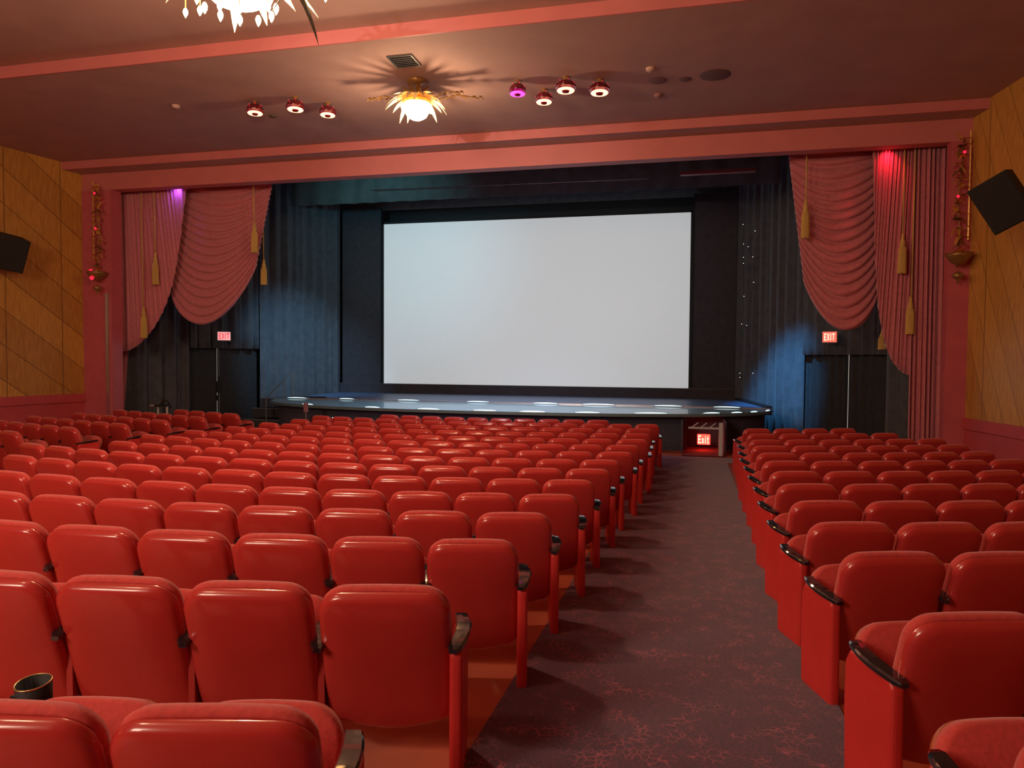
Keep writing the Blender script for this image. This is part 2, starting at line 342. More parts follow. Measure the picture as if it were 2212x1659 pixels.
MB().box(-6.95, -6.6, 0, 4.0, 0, ZS-ZF-0.16).box(6.05, 6.4, 0.2, 4.0, 0, ZS-ZF-0.16).build('side_wall', FASCIA, stage)
MB().add([(2.05+4.6, -0.02, ZS-ZF), (1.5+4.6, 4.05, ZS-ZF), (1.5+4.6, 4.05, ZS-ZF+0.06), (2.05+4.6, -0.02, ZS-ZF+0.06),
          (1.93+4.6, -0.02, ZS-ZF), (1.38+4.6, 4.05, ZS-ZF), (1.38+4.6, 4.05, ZS-ZF+0.06), (1.93+4.6, -0.02, ZS-ZF+0.06)],
         [(0, 1, 2, 3), (7, 6, 5, 4), (3, 2, 6, 7), (0, 3, 7, 4), (1, 5, 6, 2)]).build('curb', BLACK, stage)
MB().box(-6.62, -5.5, 0.15, 0.27, ZS-ZF, ZS-ZF+0.05).build('curb', BLACK, stage)
# riser under the screen
MB().box(-6.92, 6.05, 3.9, 4.05, ZS-ZF, CZ-0.90-ZF).build('back_riser', MASK, stage)
MB().box(-6.92, 6.05, 3.88, 4.05, CZ-0.90-ZF, CZ-0.885-ZF).build('riser_ledge', mat('grey_ledge_edge', (0.12, 0.12, 0.14), 0.5), stage)
# footlights
def lens(name, P, half, ang, lab, grp, r=0.03):
    t = thing(name, P, lab, 'footlight', grp, ang)
    m = MB().box(-half-0.03, half+0.03, -0.05, 0.05, 0, 0.02)
    m.build('housing', CHROME, t, bevel=0.006)
    prof = []
    mm = MB(); n = 10
    vs = []; fs = []
    for i in range(13):
        u = -1+2*i/12; rr = r*math.sqrt(max(0.02, 1-u*u*0.97))
        for j in range(n+1):
            a = PI*j/n; vs.append((u*half, -rr*math.cos(a)*0.8, 0.02+rr*math.sin(a)*0.75))
    for i in range(12):
        for j in range(n): q = i*(n+1)+j; fs.append((q, q+n+1, q+n+2, q+1))
    mm.add(vs, fs).build('lens', FOOT, t, smooth=True)
    return t
ORD = ['leftmost', 'second from left', 'third from left', 'fourth from left', 'fifth from left', 'sixth from left', 'seventh from left', 'eighth from left', 'ninth from left', 'tenth from left', 'eleventh from left']
back = [(-10.85, .3), (-9.3, .22), (-7.45, .3), (-5.45, .3), (-3.6, .32), (-2.2, .4), (-0.45, .34), (0.98, .32)]
for i, (x, h) in enumerate(back):
    lens('footlight', (x, 18.62, ZS-0.004), h, 0, 'white footlight on the straight inner stage line, %s' % ORD[i], 'footlights along the inner stage line')
def on_arc(x, f=0.985):
    best = min(range(len(arc)-1), key=lambda i: abs((arc[i][0]+arc[i+1][0])/2-x) if arc[i][1] < 18.5 else 99)
    a, b = arc[best], arc[best+1]; t = (x-a[0])/(b[0]-a[0]+1e-9)
    return (x, a[1]+(b[1]-a[1])*t+0.10, ZS-0.006), math.atan2(b[1]-a[1], b[0]-a[0])
front = [(-9.15, .2), (-7.2, .2), (-5.75, .27), (-4.4, .27), (-3.3, .28), (-2.1, .27), (-0.75, .36), (0.55, .2), (1.1, .15), (1.5, .12), (1.85, .14)]
for i, (x, h) in enumerate(front):
    P, a = on_arc(x)
    lens('footlight', P, h, a, 'white footlight on the curved stage edge, %s' % ORD[i], 'footlights along the curved stage edge')
# post with a braced bracket under the stage lip, beside the exit opening
P = at(1557, 940, 15.62)
t = thing('stage_post', (P.x, 15.62, fz(15.6)), 'white steel post with braced bracket holding up the stage lip', 'post')
hh = ZS-0.12-fz(15.6)
MB().box(-0.04, 0.04, -0.04, 0.04, 0, hh).build('post', mat('grey_white_paint', (0.5, 0.5, 0.52), 0.5), t)
MB().box(-0.66, 0.0, -0.025, 0.025, hh-0.14, hh-0.10).build('bracket', MT['grey_white_paint'], t)
b = MB()
for x in (-0.6, -0.42, -0.24): b.tube([(x, 0, hh-0.12), (x+0.14, 0, hh-0.01)], 0.012, 6)
b.build('brace', MT['grey_white_paint'], t)
# doorway under the stage; carpet coloured red for the exit sign's reflection
for x0, x1, y0, y1 in ((-.1, -.06, 15.85, 17.2), (.80, .84, 15.85, 17.2), (-.1, .84, 17.2, 17.24)):
    MB().box(x0+4.6, x1+4.6, y0-18.7, y1-18.7, .03, ZS-.12-ZF).build('recess_wall', FASCIA, stage)
MB().box(-.06+4.6, .80+4.6, 15.5-18.7, 17.2-18.7, .012, .02).build('recess_carpet', mat('sign_reddened_carpet', (.2, .02, .02), .95, noise=.2, scale=40), stage)

# ---------------------------------------------------------------- letters for signs
GL = {'E': [(0, 0, .16, 1), (0, .84, .6, 1), (0, .42, .52, .58), (0, 0, .6, .16)],
      'I': [(.1, 0, .28, 1)], 'T': [(0, .84, .7, 1), (.27, 0, .43, 1)],
      'X': 'X', 'x': 'x', 'i': [(.1, 0, .26, .66), (.1, .78, .26, .94)], 't': [(.12, 0, .28, .92), (0, .56, .42, .68), (.12, 0, .42, .13)]}
def word(text, x0, x1, z0, z1, y, small=False):
    wds = {'E': .6, 'I': .4, 'T': .7, 'X': .7, 'x': .55, 'i': .36, 't': .45}
    tot = sum(wds[c] for c in text)+.14*(len(text)-1); s = (x1-x0)/tot; h = z1-z0; x = x0; m = MB()
    for c in text:
        g = GL[c]
        if g in ('X', 'x'):
            W_, H_ = wds[c]*s, h*(1 if g == 'X' else .66); th = .17*s
            for sg in (0, 1):
                a = (x, x+th, x+W_, x+W_-th) if sg == 0 else (x+W_-th, x+W_, x+th, x)
                q = [(a[0], y, z0), (a[1], y, z0), (a[2], y, z0+H_), (a[3], y, z0+H_)]
                m.add(q+[(p[0], y+.006, p[2]) for p in q], [(0, 1, 2, 3), (7, 6, 5, 4), (0, 4, 5, 1), (1, 5, 6, 2), (2, 6, 7, 3), (3, 7, 4, 0)])
        else:
            for a, b_, c_, d in g: m.box(x+a*s, x+c_*s, y, y+.006, z0+b_*h, z0+d*h)
        x += (wds[c]+.14)*s
    return m
def exit_sign(P, rz, wd, ht, lab, face, letters, text, casing=True):
    t = thing('exit_sign', P, lab, 'sign', 'exit signs by the stage', rz)
    if casing: MB().box(-wd/2, wd/2, 0, .07, -ht/2, ht/2).build('casing', CASING, t, bevel=.008)
    MB().box(-wd/2+.02, wd/2-.02, -.006, .001, -ht/2+.02, ht/2-.02).build('face_panel', face, t)
    word(text, -wd/2+.05, wd/2-.05, -ht/2+.05, ht/2-.05, -.013).build('lettering', letters, t)
    return t

# ---------------------------------------------------------------- side drapes with door openings
def side_drape(A, B, top, bot, da, db, dtop, name, lab, amp, nf, seed, lean=0.0):
    rnd = random.Random(seed); A = Vector(A); B = Vector(B); d = B-A; L = d.length; nrm = Vector((-d.y, d.x)).normalized()
    ph = [rnd.uniform(0, 6.3) for _ in range(3)]
    nu = int(L*26); tu = [i/nu for i in range(nu+1)]
    def off(u, zt):
        s = u*L*nf
        return amp*(math.sin(s+0.7*math.sin(s*.37+ph[0]))+.45*math.sin(2.3*s+ph[1])+.3*math.sin(.31*s+ph[2]))*(.75+.35*(1-zt))
    m = MB(); nz_ = 10; vs = []
    for i, u in enumerate(tu):
        lo = dtop if da < u < db else bot
        for j in range(nz_+1):
            zt = j/nz_; z = lo+(top-lo)*zt
            p = A+d*u+nrm*off(u, (z-bot)/(top-bot)); vs.append((p.x, p.y, z))
    fs = []
    for i in range(nu):
        if (da < tu[i] < db) != (da < tu[i+1] < db): 
            continue
        for j in range(nz_): q = i*(nz_+1)+j; fs.append((q, q+nz_+1, q+nz_+2, q+1))
    o = m.add(vs, fs).build(name, BLKCURT, smooth=True, thick=.01)
    return tag(o, lab, 'curtain')
AL, BL = (-13.85, 15.5), (-11.45, 22.55)
AR, BR = (5.0, 15.2), (1.45, 22.55)
dtopL, dtopR = CZ+0.22, CZ+0.13
TOPD = CZ+6.2
side_drape(AL, BL, TOPD, fz(15)+.015, .235, .545, dtopL, 'stage_drape', 'charcoal folded drape left of the stage, cut around the exit door', .075, 13, 3)
side_drape(AR, BR, TOPD, fz(15)+.015, .24, .60, dtopR, 'stage_drape', 'charcoal folded drape right of the stage, washed in blue light', .055, 15, 5)
def doorset(n, A, B, da, db, top, gap, mirror):
    A = Vector(A); B = Vector(B); d = (B-A); L = d.length; u = d/L; nrm = Vector((-u.y, u.x)) if not mirror else Vector((u.y, -u.x))
    ang = math.atan2(u.y, u.x)
    c = A+d*((da+db)/2)+nrm*0.16; W2 = L*(db-da)/2+.05
    root = bpy.data.objects.new('door_%d' % n, None); C.objects.link(root); root.location = (c.x, c.y, fz(15)); root.rotation_euler = (0, 0, ang); root['kind'] = 'structure'
    H = top-fz(15)+.1; sy = 1 if not mirror else -1
    return root, W2, H, sy
DOORBLK = mat('black_door_cloth', (0.028, 0.027, 0.028), .8, noise=.25, scale=9)
def folded(x0, x1, y, H, nf, amp, ph):
    return MB().grid(lambda u, v: (x0+(x1-x0)*u, y+amp*math.sin((x0+(x1-x0)*u)*nf+ph)+amp*.5*math.sin((x0+(x1-x0)*u)*nf*2.1+ph*2), .03+(H-.03)*v), int(abs(x1-x0)*60), 3)
root, W2, H, sy = doorset(1, AL, BL, .235, .545, dtopL, 0, False)
cL = -0.12
MB().box(-W2, cL-.045, 0, .05, .02, H).build('door_leaf', DOORBLK, root)
MB().box(cL+.045, W2, 0, .05, .02, H).build('door_leaf', DOORBLK, root)
MB().box(cL-.06, cL+.06, .06, .08, .02, H-.1).build('gap_strip', GAPGLOW, root)
MB().box(cL-.012, cL+.012, .0, .04, .02, H).build('centre_post', BLACK, root)
m = MB(); m.box(cL-.06, cL+.065, -.03, .02, .98, 1.3); m.box(cL-.06, cL-.01, -.02, .02, .75, .9); m.box(cL+.0, cL+.06, -.02, .02, 1.3, 1.45)
m.build('door_handle', BLACK, root)
root, W2, H, sy = doorset(2, AR, BR, .24, .60, dtopR, 0, True)
cR = -0.03+0.0
folded(-W2, cR-.03, 0, H, 21, .025, .4).build('door_leaf', DOORBLK, root, thick=.02)
folded(cR+.03, W2, 0, H, 21, .025, 1.4).build('door_leaf', DOORBLK, root, thick=.02)
MB().box(cR-.06, cR+.06, -.08, -.06, .02, H-.02).build('gap_strip', GAPGLOW, root)
MB().box(cR-.006, cR+.010, -.03, .03, .02, H).build('centre_post', BLACK, root)
P = at(484, 726, 17.7); exit_sign(P, math.atan2(BL[1]-AL[1], BL[0]-AL[0])*0+0.72, .36, .26, 'pale boxed exit sign above the doorway left of the stage', SIGNPALE, SIGNDARK, 'EXIT')
P = at(1792, 728, 17.9); exit_sign(P, -0.45, .33, .26, 'glowing red exit sign above the doorway right of the stage', SIGNRED, SIGNHOT, 'EXIT')
P = at(1520, 950, 16.6)
t = thing('exit_sign', P, 'glowing red exit sign inside the low opening under the stage', 'sign', 'exit signs by the stage', -0.1)
word('Exit', -.115, .115, -.08, .095, -.01).build('lettering', SIGNHOT, t)
MB().box(-.14, .14, 0, .03, -.11, .125).build('face_panel', SIGNRED, t, bevel=.03)
light('POINT', 'exit_sign_glow', (P.x, P.y-.15, P.z-.05), 3.0, (1, .04, .02), .05)

# ---------------------------------------------------------------- screen and masking
t = thing('cinema_screen', (-4.965, 22.72, CZ-0.885), 'big blank white cinema screen in the middle of the stage wall', 'screen')
MB().box(-5.0, 5.02, 0, .03, 0, 5.345).build('screen_sheet', SCREEN, t)
MB().box(-5.06, -5.0, -.03, .05, -.0, 5.4).box(5.02, 5.08, -.03, .05, 0, 5.4).box(-5.06, 5.08, -.03, .05, 5.345, 5.41).build('screen_frame', BLACK, t)
for x0, x1, s in ((-11.5, -10.06, 'left'), (.14, 1.42, 'right')):
    t = thing('masking_panel', ((x0+x1)/2, 22.74, CZ-.885), 'dark flat masking cloth panel beside the %s edge of the screen' % s, 'panel', 'masking panels beside the screen')
    hw = (x1-x0)/2
    MB().box(-hw, hw, 0, .05, 0, 5.9).build('cloth', MASK, t)
    MB().box(hw-.03 if s == 'left' else -hw, hw if s == 'left' else -hw+.03, -.02, 0, 0, 5.9).build('edge_batten', BLACK, t)
def border(name, y, z0, z1, x0, x1, amp, lab, seed):
    rnd = random.Random(seed); p = rnd.uniform(0, 6)
    o = MB().grid(lambda u, v: (x0+(x1-x0)*u, y+amp*math.sin(u*(x1-x0)*9+p+.8*math.sin(u*31)), z0+(z1-z0)*v), 300, 2).build(name, mat('haze_tinted_border_cloth', (.15, .13, .115), .85, noise=.15, scale=3), smooth=True, thick=.01)  # paler warm grey stands in for haze over the dark border
    return tag(o, lab, 'curtain')
border('border_curtain', 20.6, CZ+4.72, CZ+6.5, -12.3, 2.6, .04, 'wide charcoal border curtain hanging above the screen', 1)
tag(MB().tube([(-12.0, 23.1, CZ+5.3), (2.0, 23.1, CZ+5.3)], .3, 4).build('black_backdrop_roll', BLKCURT), 'dark rolled backdrop above the screen, behind the border curtain', 'backdrop')
a, b = at(800, 411, 20.2), at(1400, 386, 20.2)
tag(MB().tube([(a.x, 20.2, a.z), (b.x, 20.2, b.z)], .012, 6).build('batten_pipe', CHROME), 'thin steel batten pipe crossing in front of the border curtain', 'pipe')
a, b = at(1470, 378, 18.5), at(1632, 364, 18.5)
tag(MB().box(a.x, b.x, 18.45, 18.6, (a.z+b.z)/2-.04, (a.z+b.z)/2+.04).build('lighting_bar', mat('dusty_pink_paint', (.4, .14, .14), .6)), 'short pinkish lighting bar high at the right of the stage', 'bar')

# strings of tiny lights down the drapes
def strand(name, lab, pts, Y):
    base = at(*pts[-1], Y); t = thing(name, base, lab, 'string lights', 'tiny white light strings beside the screen')
    c = []
    for px, py in pts: p = at(px, py, Y)-base; c.append(p)
    MB().tube([(p.x, p.y+.012, p.z) for p in c], .004, 4).build('wire', BLACK, t)
    for p in c:
        MB().lathe([(.001, -.012), (.009, -.007), (.012, 0), (.009, .007), (.001, .012)], 8, (p.x, p.y-.01, p.z)).build('bulb', STAR, t, smooth=True)
strand('light_string', 'string of tiny white lights hanging left of the screen, nearer the screen', [(697, 487), (698, 500), (698, 508), (699, 560), (700, 585), (701, 610), (699, 690), (700, 760), (700, 800)], 22.2)
strand('light_string', 'string of tiny white lights hanging left of the screen, nearer the curtain', [(687, 534), (683, 545), (685, 600), (689, 670), (690, 715), (686, 720), (693, 780), (692, 823)], 21.9)
strand('light_string', 'string of tiny white lights hanging right of the screen, nearer the screen', [(1605, 485), (1606, 527), (1606, 556), (1606, 569), (1607, 640), (1602, 700), (1598, 806), (1598, 815)], 21.9)
strand('light_string', 'string of tiny white lights hanging right of the screen, nearer the curtain', [(1631, 499), (1616, 533), (1626, 555), (1628, 610), (1613, 703), (1626, 806)], 21.6)

# ---------------------------------------------------------------- red swags, legs and tassels
YC = 15.0
def W3(px, py, Y=YC): return at(px, py, Y)
def swag(name, lab, TL, TR, LB, RB, bot, Y, nf, seed):
    # TL/TR top corners, LB/RB lower ends of the side edges, bot lowest point
    TL, TR, LB, RB, bot = [W3(*p, Y) for p in (TL, TR, LB, RB, bot)]
    rnd = random.Random(seed)
    um = (bot.x-LB.x)/(RB.x-LB.x)
    def fn(u, v):
        l = TL.lerp(LB, v); r = TR.lerp(RB, v)
        p = l.lerp(r, u)
        s = (4*u*(1-u))**.85 if 0 < u < 1 else 0
        base = LB.lerp(RB, .5).z
        sag = (base-bot.z)*(.30+.70*v)
        p.z -= sag*s*min(1, v*6+.0)
        ph = (v**.9)*nf*2*PI+.5*math.sin(u*7+seed)+.35*math.sin(v*19)
        w_ = .55+.45*s
        p.y += -.11*w_*abs(math.sin(ph/2))**.8-.14*s*(.4+.6*v)
        p.z += -.05*w_*abs(math.sin(ph/2))
        return p
    o = MB().grid(fn, 40, nf*9).build(name, REDCURT, smooth=True, thick=.006)
    return tag(o, lab, 'curtain')
swag('swag_curtain', 'rose red swagged curtain with scalloped folds at the left of the screen', (402, 385), (594, 380), (372, 640), (556, 572), (475, 698), 15.25, 17, 1)
swag('swag_curtain', 'rose red swagged curtain with scalloped folds at the right of the screen', (1701, 320), (1886, 312), (1735, 605), (1893, 650), (1822, 712), 15.25, 17, 2)
def tail(name, lab, top, botpts, Y, nfold, amp, seed, x0, x1, zt):
    # botpts: list (px,py) outline of the lower edge, x0..x1 pixel span at the top
    rnd = random.Random(seed); ph = rnd.uniform(0, 6)
    B = [W3(*p, Y) for p in botpts]
    a = W3(x0, top, Y); b = W3(x1, top, Y); n = 150
    def lower(u):
        k = u*(len(B)-1); i = min(int(k), len(B)-2); return B[i].lerp(B[i+1], k-i)
    def fn(u, v):
        lo = lower(u); tx = a.lerp(b, u); tx.z = zt
        p = lo.lerp(tx, v)
        q = v*(1-v); 
        s = u*nfold*2*PI+ph+.6*math.sin(u*17)
        p.y -= amp*(1.6*abs(math.sin(s/2))+.4*math.sin(1.7*s))*(.6+.4*v)
        return p
    o = MB().grid(fn, 220, 14).build(name, REDCURT, smooth=True, thick=.008)
    return tag(o, lab, 'curtain')
tail('side_curtain', 'rose red side curtain swept back at the far left of the stage', 395,
     [(250, 752), (262, 760), (280, 757), (298, 747), (316, 731), (334, 708), (350, 680), (363, 650), (374, 615), (383, 570), (391, 515), (398, 455), (404, 408)], 14.9, 21, .028, 1, 244, 407, ZH+.2)
tail('side_curtain', 'rose red side curtain swept back at the far right, lit by a red spot', 315,
     [(1888, 440), (1889, 540), (1892, 610), (1896, 665), (1903, 710), (1912, 748), (1925, 778), (1940, 798), (1952, 807), (1966, 812)], 14.9, 13, .04, 2, 1884, 1990, ZH+.2)
def leg(name, lab, x0, x1, Y, nfold, amp, tp0, tp1, seed):
    a, b = W3(x0, 900, Y), W3(x1, 900, Y); c, d = W3(tp0, 400, Y), W3(tp1, 400, Y); ph = seed*1.3
    def fn(u, v):
        p = Vector((a.x+(b.x-a.x)*u, Y, fz(Y)+.014)).lerp(Vector((c.x+(d.x-c.x)*u, Y, ZH+.2)), v)
        s = u*nfold*2*PI+ph; p.y += amp*(.9-1.8*abs(math.sin(s/2))+.4*math.sin(1.3*s)); return p
    o = MB().grid(fn, 120, 8).build(name, REDCURT, smooth=True, thick=.008)
    return tag(o, lab, 'curtain')
leg('curtain_leg', 'narrow rose red curtain leg falling to the floor beside the left pilaster', 245, 264, 15.3, 3, .03, 244, 300, 1)
leg('curtain_leg', 'rose red curtain leg falling to the floor beside the right pilaster', 1961, 2036, 14.78, 7, .05, 1972, 2046, 2)

def tassel(P0, P1, P2, Y, lab):
    # P0 cord top, P1 tassel head, P2 skirt end (pixels)
    a, b, c = W3(*P0, Y), W3(*P1, Y), W3(*P2, Y)
    t = thing('tassel', c, lab, 'tassel', 'gold curtain tassels')
    Lh = b.z-c.z; a = a-c; b = b-c
    a.z = ZH+.05-c.z
    MB().tube([(b.x*.5, 0, Lh*.97), (b.x*.5+(a.x-b.x*.5)*.5, 0, (a.z+Lh)/2), (a.x, 0, a.z)], .014, 8).build('cord', ROPE, t, smooth=True)
    R_ = .072
    MB().lathe([(.001, Lh), (.02, Lh*.99), (.03, Lh*.93), (.03, Lh*.86), (.045, Lh*.8), (.052, Lh*.72), (.04, Lh*.68), (.052, Lh*.66)], 16).build('head', ROPE, t, smooth=True)
    m = MB(); n = 40; prof = [(.052, Lh*.67), (.066, Lh*.58), (.07, Lh*.3), (R_, 0), (.001, .0)]
    vs = []; fs = []
    for r, z in prof:
        for j in range(n):
            rr = r*(1+(.06 if j % 2 else -.06)); vs.append((rr*math.cos(2*PI*j/n), rr*math.sin(2*PI*j/n), z))
    for i in range(len(prof)-1):
        for j in range(n): fs.append((i*n+j, i*n+(j+1) % n, (i+1)*n+(j+1) % n, (i+1)*n+j))
    m.add(vs, fs).build('skirt', ROPE, t)
tassel((547, 400), (549, 480), (550, 546), 14.82, 'gold tassel hanging on the left swag curtain, nearest the screen')
tassel((332, 400), (335, 545), (336, 615), 14.72, 'gold tassel on the left side curtain, the higher of its two')
tassel((304, 400), (308, 662), (311, 730), 14.72, 'gold tassel on the left side curtain, the lower of its two')
tassel((1743, 325), (1741, 430), (1739, 515), 14.82, 'gold tassel hanging on the right swag curtain, nearest the screen')
tassel((1955, 320), (1950, 505), (1948, 591), 14.72, 'gold tassel on the right side curtain, the higher of its two')
tassel((1978, 320), (1970, 640), (1965, 722), 14.72, 'gold tassel on the right side curtain, the lower of its two')
tassel((1905, 650), (1905, 715), (1905, 755), 15.45, 'slim gold tassel peeping out behind the right side curtain')
tassel((569, 530), (569, 560), (570, 615), 15.6, 'slim pale tassel behind the left swag curtain')

# ---------------------------------------------------------------- gilded wall ornaments on the pilasters
def leafmesh(m, base, direction, length, width, droop, upv=(0, 0, 1), n=7, mi=0, curl=0.0):
    d = Vector(direction).normalized(); u = Vector(upv); sd = d.cross(u)
    if sd.length < .01: sd = Vector((1, 0, 0))
    sd.normalize(); nn = sd.cross(d).normalized(); vs = []; b = Vector(base)
    for i in range(n+1):
        t = i/n; c = b+d*(length*t)+u*(-droop*t*t*length)+nn*(curl*math.sin(PI*t)*length)
        wdt = width*math.sin(PI*min(1, .12+.88*t))**.7*(1-.35*t) if t < 1 else .001
        vs += [c-sd*wdt*.5, c+nn*wdt*.16, c+sd*wdt*.5]
    fs = []
    for i in range(n):
        q = 3*i; fs += [(q, q+1, q+4, q+3), (q+1, q+2, q+5, q+4)]
    m.add(vs, fs, mi)
def ornament(P, H, side, lab, seed):
    rnd = random.Random(seed); t = thing('gilded_wall_sconce', P, lab, 'wall ornament', 'gilded floral sconces on the pilasters')
    s = 1 if side == 'R' else -1
    MB().tube([(s*.17, .03, .55*H*.9), (s*.17, .03, H*.98)], .016, 8).tube([(s*.17, .03, .28*H), (s*.17, .03, .52*H)], .018, 8).build('gilded_rod', GOLD, t)
    m = MB().tube([(0, .02, .1*H), (.03*s, -.02, .3*H), (-.02*s, .0, .55*H), (.04*s, -.01, .75*H), (.07*s, .02, .93*H)], .014, 6)
    m.build('stem', OLDGOLD, t, smooth=True)
    zb = .17*H
    m = MB().lathe([(.001, zb-.16), (.05, zb-.15), (.13, zb-.09), (.2, zb), (.215, zb+.05), (.2, zb+.05), (.12, zb-.05), (.001, zb-.1)], 20, (0, -.08, 0))
    m.build('bowl', OLDGOLD, t, smooth=True)
    m = MB().lathe([(.001, -.10), (.025, -.07), (.015, -.03), (.06, 0), (.1, .05), (.06, .1), (.02, .11), (.001, .14)], 14, (0, -.06, .08))
    m.build('finial', OLDGOLD, t, smooth=True)
    for k in range(15):
        z = H*(.2+.72*k/14); a = rnd.uniform(0, 2*PI); m = MB()
        for j in range(6):
            aa = a+j*PI/3+rnd.uniform(-.4, .4)
            leafmesh(m, (.03*s*math.sin(k), -.02, z), (math.cos(aa), -.5+.25*math.sin(aa), rnd.uniform(-.2, .8)), rnd.uniform(.12, .22), rnd.uniform(.06, .10), rnd.uniform(.2, .9))
        m.build('leaf_cluster', GOLD if k % 3 != 1 else OLDGOLD, t)
    m = MB()
    for j in range(11):
        aa = 2*PI*j/11; leafmesh(m, (.17*math.cos(aa), -.08+.17*math.sin(aa), zb+.02), (math.cos(aa), math.sin(aa), .9), .13, .07, .5)
    m.build('leaf_cluster', GOLD, t)
    for z, x in (((.13, .0), (.19, .02), (.56, -.02), (.86, -.01)) if side == 'L' else ((.17, .02), (.55, -.05), (.83, .03))):
        q = .026 if z > .25 else .045
        MB().lathe([(.001, -q), (q*.7, -q*.7), (q, 0), (q*.7, q*.7), (.001, q)], 10, (x*s, -.22 if z < .25 else -.12, z*H)).build('red_bulb', REDBULB, t, smooth=True)
    return t
P = at(2066, 612, 14.13); T = at(2072, 275, 14.13); ornament(P, T.z-P.z, 'R', 'gilded leafy sconce with red bulbs on the right pilaster', 4)
P = at(215, 635, 14.13); T = at(205, 385, 14.13); ornament(P, T.z-P.z, 'L', 'gilded leafy sconce with red bulbs on the left pilaster', 9)

# ---------------------------------------------------------------- chandeliers
def bulb_shape(m, c, r, h):
    m.lathe([(r*.5, 0), (r, h*.3), (r*.9, h*.55), (r*.4, h*.85), (.001, h)], 10, c)
def chandelier(P, zc, lab, seed, Rb, Rl, nl, big):
    LEAF = mat('bright_gilded_leaf', (0.9, 0.68, 0.34), 0.4, metal=0.25); rnd = random.Random(seed); t = thing('chandelier', P, lab, 'chandelier', 'leafy gilded chandeliers')
    top = zc-P[2]
    MB().lathe([(.001, top), (.16, top), (.17, top-.02), (.06, top-.06), (.02, top-.07)], 20).build('canopy', OLDGOLD, t, smooth=True)
    MB().tube([(0, 0, .1), (0, 0, top-.05)], .02, 8).build('stem', OLDGOLD, t)
    MB().lathe([(.001, .36), (.12, .36), (Rb*.75, .30), (Rb, .26), (Rb*1.02, .22), (Rb*.9, .22), (.001, .3)], 28).build('crown_ring', GOLD, t, smooth=True)
    MB().lathe([(Rb*.94, .20), (Rb*.92, .11), (Rb*.7, .02), (Rb*.35, -.025), (.001, -.035)], 28).build('glass_bowl', BOWL, t, smooth=True)
    for k in range(nl):
        a = 2*PI*k/nl+rnd.uniform(-.08, .08); m = MB(); L_ = Rl*rnd.uniform(.85, 1.1)
        leafmesh(m, (Rb*.7*math.cos(a), Rb*.7*math.sin(a), .30), (math.cos(a), math.sin(a), rnd.uniform(.15, .45)), L_, .12 if not big else .15, rnd.uniform(.55, .95), n=9)
        m.build('leaf', LEAF, t)
    for k in range(nl//2):
        a = 2*PI*k/(nl//2)+.2; m = MB()
        leafmesh(m, (Rb*.4*math.cos(a), Rb*.4*math.sin(a), .33), (math.cos(a), math.sin(a), 1.1), Rl*.75, .09, .35, n=8)
        m.build('leaf', OLDGOLD, t)
    nb = 12 if big else 10
    for k in range(nb):
        a = 2*PI*k/nb; m = MB(); rr = Rb*1.06
        bulb_shape(m, (rr*math.cos(a), rr*math.sin(a), .10 if not big else .04), .028, -.11 if big else .1)
        m.build('bulb', BULB, t, smooth=True)
    return t
c2 = chandelier((-4.26, 11.0, CZ+3.83), Z2, 'glowing leafy chandelier in the middle of the ceiling near the stage', 3, .22, .38, 20, False)
for a, L_ in ((PI+.15, .45), (-.1, .45), (.2, .7)):
    m = MB(); d = Vector((math.cos(a), math.sin(a), 0))
    m.tube([d*.3+Vector((0, 0, .28)), d*(.3+L_*.5)+Vector((0, 0, .36)), d*(.3+L_)+Vector((0, 0, .30))], .012, 6)
    for q in (.35, .6, .85, 1.0):
        for sgn in (-1, 1): leafmesh(m, d*(.3+L_*q)+Vector((0, 0, .33)), (math.cos(a+sgn*.7), math.sin(a+sgn*.7), .2), .11, .05, .5)
    m.build('leafy_arm', OLDGOLD, c2)
c1 = chandelier((-4.3, 6.3, CZ+3.43), Z1, 'big blazing leafy chandelier cut off by the top of the photo', 5, .34, .5, 11, True)
for a, r0, h in ((-.9, .32, .3), (-1.5, .3, .28), (-2.1, .36, .3), (-.2, .4, .22), (-2.9, .5, .2)):
    m = MB(); m.tube([(r0*math.cos(a), r0*math.sin(a), .1), (r0*math.cos(a), r0*math.sin(a), -h+.1)], .006, 5)
    m.build('bulb_drop', GOLD, c1)
for a, r0, h in ((-.9, .32, .3), (-1.5, .3, .28), (-2.1, .36, .3), (-.2, .4, .22), (-2.9, .5, .2), (.1, .9, .1)):
    m = MB(); bulb_shape(m, (r0*math.cos(a), r0*math.sin(a), .14-h), .024, -.09); m.build('bulb', BULB, c1, smooth=True)
m = MB(); leafmesh(m, (.45, -.1, .1), (.8, -.2, -.35), .62, .14, .75, n=10, curl=.12); m.build('leaf', mat('green_patina_metal', (.12, .12, .08), .5, metal=.4), c1)
m = MB(); leafmesh(m, (.5, -.1, .12), (.9, -.2, -.1), .5, .08, .3, n=10, curl=.12); leafmesh(m, (.6, -.1, .0), (-.3, -.2, -.5), .3, .05, .2, n=8); m.build('leaf', MT['green_patina_metal'], c1)

